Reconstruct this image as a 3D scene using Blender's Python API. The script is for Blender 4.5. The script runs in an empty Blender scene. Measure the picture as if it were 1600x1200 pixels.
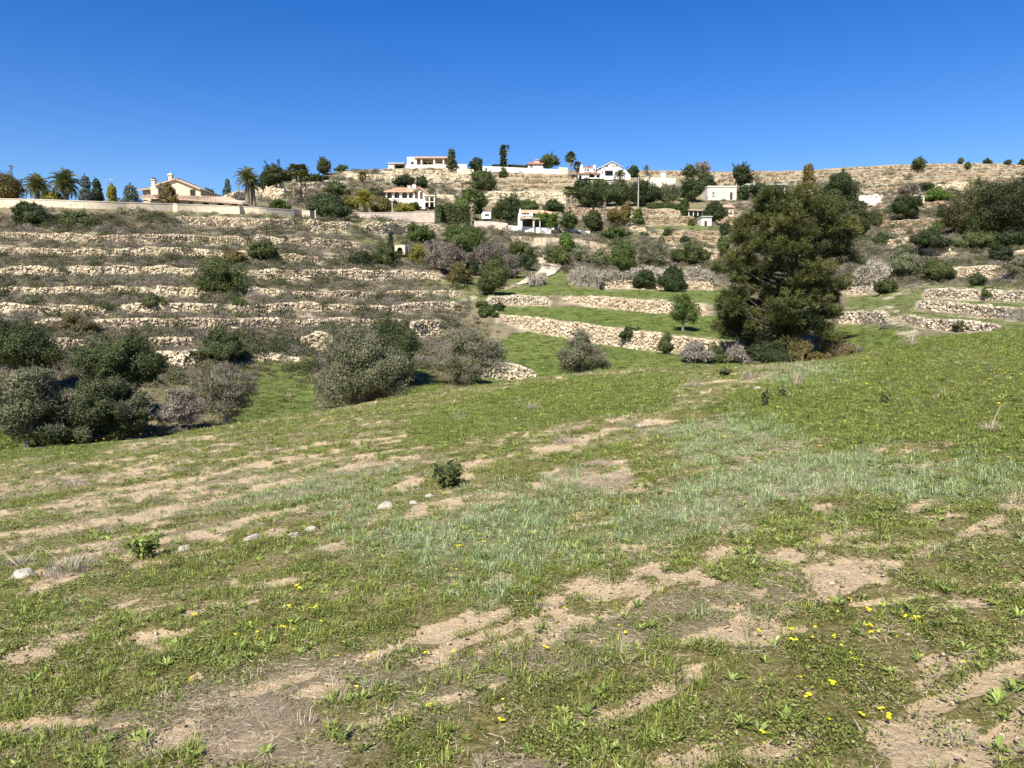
import bpy, math, random
import numpy as np
from mathutils import Vector, Matrix, Euler

sc = bpy.context.scene
COL = sc.collection
R = math.radians

# ------------------------------------------------------------------ camera, sky, sun, exposure
F = 1155.0                                   # focal length in photograph pixels (1600 wide)
TH = math.atan(120.0 / F)                    # the lens looks down a little
CAMZ = 1.6
cd = bpy.data.cameras.new('camera'); cd.lens = 36.0 * F / 1600.0; cd.sensor_width = 36.0
cd.clip_start = 0.05; cd.clip_end = 6000.0
cam = bpy.data.objects.new('camera', cd); COL.objects.link(cam)
cam.location = (0, 0, CAMZ); cam.rotation_euler = (R(90) - TH, 0, 0)
sc.camera = cam

SUN_EL = R(47); SUN_AZ = R(202)              # compass bearing of the sun, +Y is north: behind and to the left
wd = bpy.data.worlds.new('World'); sc.world = wd; wd.use_nodes = True
nt = wd.node_tree; nt.nodes.clear()
wo = nt.nodes.new('ShaderNodeOutputWorld'); bg = nt.nodes.new('ShaderNodeBackground')
sky = nt.nodes.new('ShaderNodeTexSky'); sky.sky_type = 'NISHITA'; sky.sun_disc = False
sky.sun_elevation = SUN_EL; sky.sun_rotation = SUN_AZ
sky.altitude = 150; sky.air_density = 1.0; sky.dust_density = 0.25; sky.ozone_density = 3.0
hs = nt.nodes.new('ShaderNodeHueSaturation'); hs.inputs['Saturation'].default_value = 1.42; hs.inputs['Hue'].default_value = 0.517
hs.inputs['Value'].default_value = 1.0
bg.inputs['Strength'].default_value = 0.0835
nt.links.new(sky.outputs[0], hs.inputs['Color']); nt.links.new(hs.outputs[0], bg.inputs['Color'])
nt.links.new(bg.outputs[0], wo.inputs['Surface'])
sd = bpy.data.lights.new('sun', 'SUN'); sd.energy = 5.0; sd.angle = R(0.53); sd.color = (1.0, 0.945, 0.85)
sun = bpy.data.objects.new('sun', sd); COL.objects.link(sun)
sdir = Vector((math.sin(SUN_AZ) * math.cos(SUN_EL), math.cos(SUN_AZ) * math.cos(SUN_EL), math.sin(SUN_EL)))
sun.rotation_euler = sdir.to_track_quat('Z', 'Y').to_euler(); sun.location = (-40, -40, 60)
sc.view_settings.view_transform = 'Standard'; sc.view_settings.look = 'None'
sc.view_settings.exposure = 0.88; sc.view_settings.gamma = 1.0; sc.view_settings.use_curve_mapping = False
sc.render.engine = 'CYCLES'
sc.cycles.max_bounces = 5; sc.cycles.diffuse_bounces = 3; sc.cycles.transmission_bounces = 3
sc.cycles.transparent_max_bounces = 4; sc.cycles.glossy_bounces = 2

# ------------------------------------------------------------------ helpers
CT, ST = math.cos(TH), math.sin(TH)
def ray(px, py):
    cx = (np.asarray(px, float) - 800.0) / F; cy = (600.0 - np.asarray(py, float)) / F
    d = CT + cy * ST
    return cx / d, (-ST + cy * CT) / d
def P(px, py, Y):
    a, b = ray(px, py)
    return np.stack([a * Y, Y + 0 * a, CAMZ + b * Y], -1)
def proj(x, y, z):
    z = z - CAMZ
    d = y * CT - z * ST
    u = y * ST + z * CT
    return 800 + F * x / d, 600 - F * u / d

def _hash(ix, iy, seed):
    h = (ix.astype(np.int64) * 374761393 + iy.astype(np.int64) * 668265263 + seed * 974634777) & 0xffffffff
    h = ((h ^ (h >> 13)) * 1274126177) & 0xffffffff
    h = ((h ^ (h >> 16)) * 2246822519) & 0xffffffff
    return ((h ^ (h >> 15)) & 0xffffff) / float(0xffffff)
def vn(x, y, seed=0):
    x = np.asarray(x, float); y = np.asarray(y, float)
    ix = np.floor(x); iy = np.floor(y); fx = x - ix; fy = y - iy
    fx = fx * fx * (3 - 2 * fx); fy = fy * fy * (3 - 2 * fy)
    a = _hash(ix, iy, seed); b = _hash(ix + 1, iy, seed); c = _hash(ix, iy + 1, seed); d = _hash(ix + 1, iy + 1, seed)
    return (a + (b - a) * fx) * (1 - fy) + (c + (d - c) * fx) * fy
def fbm(x, y, seed=0, oct=4):
    s = 0; t = 0; w = 1.0
    for k in range(oct):
        s = s + w * vn(x * 2 ** k + 17.3 * k, y * 2 ** k - 9.1 * k, seed + k); t += w; w *= 0.5
    return s / t
def sstep(a, b, x):
    t = np.clip((x - a) / (b - a), 0, 1); return t * t * (3 - 2 * t)

class MB:
    """collects vertices and faces, links them as one mesh object"""
    def __init__(s): s.v = []; s.f = []; s.t = []; s.n = 0
    def add(s, v, f, tint=0.5):
        v = np.asarray(v, float).reshape(-1, 3); f = np.asarray(f, np.int64)
        if len(v) == 0 or len(f) == 0: return s
        s.v.append(v); s.f.append(f + s.n); s.n += len(v)
        s.t.append(np.broadcast_to(np.asarray(tint, float), (len(v),)).copy()); return s
    def box(s, x0, x1, y0, y1, z0, z1, tint=0.5):
        v = [(x, y, z) for z in (z0, z1) for y in (y0, y1) for x in (x0, x1)]
        return s.add(v, [(0, 2, 3, 1), (4, 5, 7, 6), (0, 1, 5, 4), (2, 6, 7, 3), (0, 4, 6, 2), (1, 3, 7, 5)], tint)
    def poly(s, pts, tint=0.5): return s.add(pts, [tuple(range(len(pts)))], tint)
    def prism(s, xz, y0, y1, tint=0.5):
        """outline in x,z (counter-clockwise seen from -Y) pushed from y0 to y1"""
        n = len(xz); v = [(x, y0, z) for x, z in xz] + [(x, y1, z) for x, z in xz]
        s.add(v, [tuple(range(n))], tint); b = s.n - 2 * n
        s.f.append(np.array([tuple(range(2 * n - 1, n - 1, -1))]) + b)
        s.f.append(np.array([(i, i + n, (i + 1) % n + n, (i + 1) % n) for i in range(n)]) + b); return s
    def tube(s, pts, radii, n=6, tint=0.5, cap=True):
        pts = np.asarray(pts, float); k = len(pts)
        d = np.gradient(pts, axis=0); d /= np.linalg.norm(d, axis=1)[:, None] + 1e-9
        ref = np.where(np.abs(d[:, 2:3]) > 0.9, np.array([[1., 0, 0]]), np.array([[0, 0, 1.]]))
        u = np.cross(d, ref); u /= np.linalg.norm(u, axis=1)[:, None] + 1e-9; w = np.cross(d, u)
        a = np.linspace(0, 2 * np.pi, n, endpoint=False)
        ring = u[:, None] * np.cos(a)[None, :, None] + w[:, None] * np.sin(a)[None, :, None]
        v = (pts[:, None] + ring * np.asarray(radii)[:, None, None]).reshape(-1, 3)
        i = np.arange(k - 1)[:, None] * n; j = np.arange(n)[None]; j2 = (j + 1) % n
        f = np.stack([i + j, i + j2, i + n + j2, i + n + j], -1).reshape(-1, 4)
        s.add(v, f, tint)
        if cap: s.f.append(np.array([tuple(range(n))]) + s.n - len(v)); s.f.append(np.array([tuple(range(n))]) + s.n - n)
        return s
    def mesh(s, name, mat, smooth=False):
        me = bpy.data.meshes.new(name)
        v = np.concatenate(s.v) if s.v else np.zeros((0, 3))
        me.vertices.add(len(v)); me.vertices.foreach_set('co', v.astype(np.float32).ravel())
        li = np.concatenate([f.ravel() for f in s.f]); lt = np.concatenate([np.full(len(f), f.shape[1]) for f in s.f])
        ls = np.concatenate([[0], np.cumsum(lt)[:-1]])
        me.loops.add(len(li)); me.loops.foreach_set('vertex_index', li.astype(np.int32))
        me.polygons.add(len(lt)); me.polygons.foreach_set('loop_start', ls.astype(np.int32))
        me.polygons.foreach_set('loop_total', lt.astype(np.int32))
        me.polygons.foreach_set('use_smooth', np.full(len(lt), bool(smooth)))
        me.update(calc_edges=True)
        at = me.attributes.new('tint', 'FLOAT', 'POINT'); at.data.foreach_set('value', np.concatenate(s.t).astype(np.float32))
        if mat: me.materials.append(mat)
        return me
    def build(s, name, mat, parent=None, smooth=False, loc=None):
        o = bpy.data.objects.new(name, s.mesh(name, mat, smooth)); COL.objects.link(o)
        if parent: o.parent = parent
        if loc is not None: o.location = loc
        return o
def tag(o, label=None, cat=None, group=None, kind=None):
    if label: o['label'] = label
    if cat: o['category'] = cat
    if group: o['group'] = group
    if kind: o['kind'] = kind
    return o
def empty(name, loc=(0, 0, 0), rz=0.0):
    o = bpy.data.objects.new(name, None); COL.objects.link(o); o.empty_display_size = 0.2
    o.location = tuple(float(c) for c in loc); o.rotation_euler = (0, 0, rz); return o
def link_mesh(name, me, parent=None, loc=(0, 0, 0), rot=(0, 0, 0), scl=(1, 1, 1)):
    o = bpy.data.objects.new(name, me); COL.objects.link(o); o.parent = parent
    o.location = loc; o.rotation_euler = rot; o.scale = scl; return o

# ------------------------------------------------------------------ materials
def new_mat(name):
    m = bpy.data.materials.new(name); m.use_nodes = True; n = m.node_tree; n.nodes.clear()
    out = n.nodes.new('ShaderNodeOutputMaterial'); return m, n, out
def N(n, t, **kw):
    x = n.nodes.new(t)
    for k, v in kw.items():
        if k in x.inputs: x.inputs[k].default_value = v
        else: setattr(x, k, v)
    return x
def mixc(n, fac, a, b, mode='MIX'):
    x = n.nodes.new('ShaderNodeMix'); x.data_type = 'RGBA'; x.blend_type = mode
    for sock, val in ((x.inputs[0], fac), (x.inputs[6], a), (x.inputs[7], b)):
        if isinstance(val, (int, float)): sock.default_value = val
        elif isinstance(val, tuple): sock.default_value = val + (1.0,) if len(val) == 3 else val
        else: n.links.new(val, sock)
    return x.outputs[2]
def math_(n, op, a, b=None, clamp=False):
    x = n.nodes.new('ShaderNodeMath'); x.operation = op; x.use_clamp = clamp
    for i, val in enumerate((a, b)):
        if val is None: continue
        if isinstance(val, (int, float)): x.inputs[i].default_value = val
        else: n.links.new(val, x.inputs[i])
    return x.outputs[0]
def noise(n, scale, detail=4, rough=0.6, coord='Object', vec=None):
    x = N(n, 'ShaderNodeTexNoise', Scale=scale, Detail=detail, Roughness=rough)
    if vec is None:
        tc = n.nodes.new('ShaderNodeTexCoord'); vec = tc.outputs[coord]
    n.links.new(vec, x.inputs['Vector']); return x.outputs['Fac']
def ramp(n, fac, stops):
    x = n.nodes.new('ShaderNodeValToRGB'); e = x.color_ramp.elements
    e[0].position, e[0].color = stops[0][0], stops[0][1] + (1,)
    e[1].position, e[1].color = stops[-1][0], stops[-1][1] + (1,)
    for p, c in stops[1:-1]:
        k = e.new(p); k.color = c + (1,)
    n.links.new(fac, x.inputs[0]); return x.outputs[0]
def attr(n, name):
    x = n.nodes.new('ShaderNodeAttribute'); x.attribute_name = name; return x.outputs['Fac']
def leaf_mat(name, c1, c2, trans=0.25, var=0.25, rough=0.55, spec=0.25):
    m, n, out = new_mat(name)
    col = mixc(n, attr(n, 'tint'), c1, c2)
    oi = n.nodes.new('ShaderNodeObjectInfo')
    h = n.nodes.new('ShaderNodeHueSaturation'); n.links.new(col, h.inputs['Color'])
    v = N(n, 'ShaderNodeMapRange'); n.links.new(oi.outputs['Random'], v.inputs[0]); v.inputs[3].default_value = 1 - var; v.inputs[4].default_value = 1 + var
    n.links.new(v.outputs[0], h.inputs['Value'])
    p = N(n, 'ShaderNodeBsdfPrincipled', Roughness=rough); p.inputs['Specular IOR Level'].default_value = spec
    n.links.new(h.outputs[0], p.inputs['Base Color'])
    if trans > 0:
        t = n.nodes.new('ShaderNodeBsdfTranslucent'); n.links.new(h.outputs[0], t.inputs[0])
        mx = N(n, 'ShaderNodeMixShader'); mx.inputs[0].default_value = trans
        n.links.new(p.outputs[0], mx.inputs[1]); n.links.new(t.outputs[0], mx.inputs[2]); n.links.new(mx.outputs[0], out.inputs[0])
    else: n.links.new(p.outputs[0], out.inputs[0])
    return m
def surf_mat(name, c1, c2, scale=1.0, rough=0.9, bump=0.3, bscale=None, tint=False, spec=0.2, c3=None):
    """mottled surface: two (or three) colours by noise, bump of its own"""
    m, n, out = new_mat(name)
    fac = noise(n, scale, 6, 0.65)
    col = ramp(n, fac, [(0.32, c1), (0.5, c2), (0.68, c3 or c2)] if c3 else [(0.34, c1), (0.66, c2)])
    if tint:
        col = mixc(n, 1.0, col, ramp(n, attr(n, 'tint'), [(0.0, (0.62, 0.58, 0.54)), (1.0, (1.25, 1.24, 1.2))]), 'MULTIPLY')
    p = N(n, 'ShaderNodeBsdfPrincipled', Roughness=rough); p.inputs['Specular IOR Level'].default_value = spec
    n.links.new(col, p.inputs['Base Color'])
    if bump:
        b = N(n, 'ShaderNodeBump', Strength=bump, Distance=0.05); n.links.new(noise(n, bscale or scale * 6, 5, 0.7), b.inputs['Height'])
        n.links.new(b.outputs[0], p.inputs['Normal'])
    n.links.new(p.outputs[0], out.inputs[0]); return m
def tile_mat(name, c1, c2, c3):
    """clay roof tiles: rows of pantiles as fine relief"""
    m, n, out = new_mat(name)
    col = ramp(n, noise(n, 3.0, 6, 0.75), [(0.3, c1), (0.5, c2), (0.7, c3)])
    p = N(n, 'ShaderNodeBsdfPrincipled', Roughness=0.9); n.links.new(col, p.inputs['Base Color'])
    tc = n.nodes.new('ShaderNodeTexCoord'); w = N(n, 'ShaderNodeTexWave', Scale=1.2, Distortion=0.3); n.links.new(tc.outputs['Object'], w.inputs['Vector'])
    b = N(n, 'ShaderNodeBump', Strength=0.6, Distance=0.06); n.links.new(w.outputs['Fac'], b.inputs['Height']); n.links.new(b.outputs[0], p.inputs['Normal'])
    n.links.new(p.outputs[0], out.inputs[0]); return m
def glass_mat(name, c=(0.03, 0.035, 0.04)):
    m, n, out = new_mat(name)
    p = N(n, 'ShaderNodeBsdfPrincipled', Roughness=0.25); p.inputs['Specular IOR Level'].default_value = 0.25; p.inputs['Base Color'].default_value = c + (1,); n.links.new(p.outputs[0], out.inputs[0]); return m

M = {}
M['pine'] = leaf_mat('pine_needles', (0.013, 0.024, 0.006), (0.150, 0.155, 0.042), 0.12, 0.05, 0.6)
M['pinefar'] = leaf_mat('far_pine_needles', (0.015, 0.026, 0.008), (0.075, 0.088, 0.026), 0.12, 0.2)
M['carob'] = leaf_mat('carob_leaves', (0.020, 0.031, 0.009), (0.095, 0.115, 0.036), 0.12, 0.1)
M['pinebrown'] = leaf_mat('brown_pine_needles', (0.034, 0.038, 0.012), (0.135, 0.128, 0.046), 0.12, 0.1)
M['olive'] = leaf_mat('olive_leaves', (0.050, 0.060, 0.022), (0.210, 0.215, 0.110), 0.10, 0.15, 0.5)
M['olivedark'] = leaf_mat('dark_olive_leaves', (0.028, 0.042, 0.011), (0.130, 0.152, 0.046), 0.15, 0.15)
M['green'] = leaf_mat('green_leaves', (0.035, 0.060, 0.014), (0.120, 0.160, 0.036), 0.2, 0.2)
M['bright'] = leaf_mat('bright_leaves', (0.060, 0.110, 0.016), (0.150, 0.220, 0.040), 0.25, 0.15)
M['gold'] = leaf_mat('golden_leaves', (0.110, 0.115, 0.018), (0.300, 0.270, 0.045), 0.25, 0.15)
M['rust'] = leaf_mat('rusty_leaves', (0.075, 0.070, 0.022), (0.210, 0.160, 0.050), 0.2, 0.15)
M['blue'] = leaf_mat('blue_needles', (0.050, 0.068, 0.052), (0.120, 0.150, 0.125), 0.1, 0.1)
M['dark'] = leaf_mat('dark_leaves', (0.014, 0.026, 0.008), (0.070, 0.092, 0.028), 0.12, 0.2)
M['twig'] = leaf_mat('bare_twigs', (0.100, 0.084, 0.066), (0.360, 0.315, 0.255), 0.0, 0.15, 0.9, 0.1)
M['twigpurple'] = leaf_mat('purple_bare_twigs', (0.105, 0.088, 0.066), (0.255, 0.218, 0.175), 0.0, 0.15, 0.9, 0.1)
M['reed'] = leaf_mat('dry_reeds', (0.180, 0.155, 0.115), (0.390, 0.345, 0.275), 0.05, 0.15, 0.9, 0.1)
M['palm'] = leaf_mat('palm_fronds', (0.060, 0.080, 0.022), (0.190, 0.200, 0.060), 0.15, 0.25, 0.45)
M['palmgold'] = leaf_mat('yellow_palm_fronds', (0.150, 0.150, 0.028), (0.380, 0.340, 0.070), 0.2, 0.2, 0.45)
M['palmdead'] = leaf_mat('dead_palm_fronds', (0.180, 0.140, 0.095), (0.400, 0.330, 0.240), 0.05, 0.2, 0.9)
M['bark'] = surf_mat('bark', (0.10, 0.075, 0.055), (0.20, 0.16, 0.12), 4, 0.95, 0.8)
M['barkgrey'] = surf_mat('grey_bark', (0.14, 0.12, 0.10), (0.30, 0.27, 0.23), 4, 0.95, 0.8)
M['palmbark'] = surf_mat('palm_bark', (0.13, 0.10, 0.075), (0.26, 0.21, 0.16), 5, 0.95, 0.9)
M['drystone'] = surf_mat('drystone', (0.42, 0.34, 0.235), (0.66, 0.565, 0.42), 1.6, 0.95, 0.6, 9, True, 0.1)
M['palestone'] = surf_mat('pale_stone', (0.50, 0.415, 0.28), (0.75, 0.66, 0.495), 1.3, 0.95, 0.6, 8, True, 0.1)
M['tanstone'] = surf_mat('tan_stone', (0.27, 0.205, 0.13), (0.50, 0.405, 0.28), 1.0, 0.95, 0.6, 7, True, 0.1)
M['greystone'] = surf_mat('grey_stone', (0.40, 0.335, 0.25), (0.66, 0.585, 0.46), 1.6, 0.95, 0.6, 9, True, 0.1)
M['estate'] = surf_mat('estate_masonry', (0.47, 0.385, 0.275), (0.68, 0.585, 0.435), 2.2, 0.95, 0.5, 6, False, 0.1)
M['pinkwall'] = surf_mat('pink_masonry', (0.44, 0.345, 0.275), (0.62, 0.52, 0.43), 1.5, 0.95, 0.4, 6, False, 0.1)
M['white'] = surf_mat('white_render', (0.62, 0.605, 0.57), (0.77, 0.755, 0.72), 0.35, 0.85, 0.1, 5)
M['cream'] = surf_mat('cream_render', (0.62, 0.55, 0.44), (0.74, 0.68, 0.57), 0.6, 0.9, 0.15, 5)
M['beige'] = surf_mat('beige_render', (0.55, 0.48, 0.38), (0.68, 0.61, 0.50), 0.6, 0.9, 0.15, 5)
M['tile'] = tile_mat('clay_tiles', (0.31, 0.20, 0.135), (0.46, 0.33, 0.23), (0.60, 0.47, 0.35))
M['tileorange'] = tile_mat('orange_tiles', (0.46, 0.255, 0.145), (0.60, 0.37, 0.23), (0.68, 0.48, 0.33))
M['tilered'] = tile_mat('red_tiles', (0.33, 0.12, 0.075), (0.46, 0.19, 0.12), (0.54, 0.29, 0.20))
M['glass'] = glass_mat('dark_glass')
M['wood'] = surf_mat('dark_wood', (0.05, 0.032, 0.022), (0.10, 0.066, 0.045), 3, 0.8, 0.2)  # doors, frames and poles; also paints the shade inside arches and porches
M['metal'] = surf_mat('grey_metal', (0.30, 0.30, 0.31), (0.42, 0.42, 0.43), 2, 0.5, 0.05)
M['darkmetal'] = surf_mat('dark_metal', (0.025, 0.025, 0.028), (0.05, 0.05, 0.055), 2, 0.6, 0.05)
M['bluepaint'] = surf_mat('blue_paint', (0.16, 0.22, 0.30), (0.25, 0.32, 0.40), 1, 0.7, 0.05)
M['concrete'] = surf_mat('concrete', (0.36, 0.34, 0.31), (0.50, 0.48, 0.44), 1, 0.9, 0.2)

# ------------------------------------------------------------------ the lie of the land
# depth (metres forward) of sighted points of the hillside
CP = np.array([
 (-150,712,25),(0,700,26),(0,640,30),(0,560,40),(0,500,50),(0,480,56),(0,450,63),(0,420,70),(0,395,78),(0,367,87),(0,325,104),(0,300,112),
 (200,640,31),(200,560,43),(200,500,52),(200,480,58),(200,450,66),(200,420,73),(200,395,81),(200,370,90),(200,326,107),(200,305,114),
 (340,640,33),(340,560,45),(340,500,54),(340,480,60),(340,450,68),(340,420,77),(340,395,86),(340,370,96),(340,345,108),(340,330,115),(340,312,130),
 (480,645,35),(440,580,45),(480,520,55),(480,480,62),(480,455,70),(480,425,80),(480,390,94),(480,350,115),(480,338,124),(480,310,160),(480,280,225),
 (400,325,121),(400,300,170),(410,288,200),(540,266,250),
 (620,600,40),(620,520,55),(620,480,66),(620,455,76),(620,425,88),(620,390,105),(620,358,130),(620,340,146),(640,325,192),(640,300,212),(640,280,235),(640,262,262),
 (740,590,44),(720,520,60),(720,480,70),(720,450,82),(720,420,98),(740,385,122),(740,355,150),(740,330,175),(740,300,215),(740,265,266),
 (800,592,46),(800,540,55),(850,510,62),(850,470,78),(850,452,88),(860,420,108),(850,395,124),(870,378,140),(870,358,158),(870,335,176),(850,300,222),(850,265,268),
 (950,580,45),(950,530,56),(950,475,75),(960,445,94),(960,410,120),(960,380,145),(960,350,172),(960,320,200),(960,278,256),(960,264,275),
 (1100,568,43),(1165,553,49),(1060,525,54),(1100,485,68),(1110,448,92),(1100,410,122),(1080,375,150),(1080,350,175),(1080,320,208),(1080,285,250),(1100,266,285),
 (1300,558,45),(1340,515,52),(1340,480,64),(1360,450,80),(1250,400,125),(1300,360,160),(1300,320,205),(1250,290,245),(1250,265,290),
 (1440,517,43),(1440,490,52),(1430,470,62),(1500,515,42.5),(1500,490,51),(1500,465,61),(1460,440,78),(1540,425,84),(1450,392,108),(1420,360,140),(1400,330,175),(1450,300,212),(1450,275,250),(1450,255,285),
 (1600,512,39),(1600,490,47),(1600,465,57),(1600,430,78),(1600,390,105),(1600,350,140),(1600,300,205),(1600,256,285),(1750,500,38),(1750,300,205),(1750,258,285),
], float)
def tps_fit(xy, val, lam):
    d2 = ((xy[:, None] - xy[None]) ** 2).sum(-1); K = 0.5 * d2 * np.log(d2 + 1e-12)
    n = len(xy); Pm = np.c_[np.ones(n), xy]; A = np.zeros((n + 3, n + 3)); A[:n, :n] = K + lam * np.eye(n); A[:n, n:] = Pm; A[n:, :n] = Pm.T
    return np.linalg.solve(A, np.r_[val, 0, 0, 0])
_cs = 300.0; _cxy = CP[:, :2] / _cs * np.array([0.6, 1.6]); _cw = tps_fit(_cxy, np.log(CP[:, 2]), 1e-4)
def D0(px, py):
    px = np.clip(px, -120, 1720); sh = np.broadcast(px, py).shape
    q = np.stack(np.broadcast_arrays(px, py), -1).reshape(-1, 2) / _cs * np.array([0.6, 1.6])
    out = np.empty(len(q))
    for i in range(0, len(q), 20000):
        d2 = ((q[i:i + 20000, None] - _cxy[None]) ** 2).sum(-1)
        out[i:i + 20000] = (0.5 * d2 * np.log(d2 + 1e-12)) @ _cw[:-3] + _cw[-3] + q[i:i + 20000] @ _cw[-2:]
    return np.exp(out).reshape(sh)

RIDGE = np.array([(-400,318),(0,321),(200,323),(300,325),(330,322),(350,305),(380,298),(405,287),(485,280),(510,271),(540,266),(600,264),(700,262),
 (800,262),(870,265),(1000,266),(1150,268),(1250,266.5),(1300,263),(1360,259),(1420,256),(1500,254.5),(1600,256),(1750,258),(2000,262)], float)
def ridge(px): return np.interp(px, RIDGE[:, 0], RIDGE[:, 1])

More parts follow.
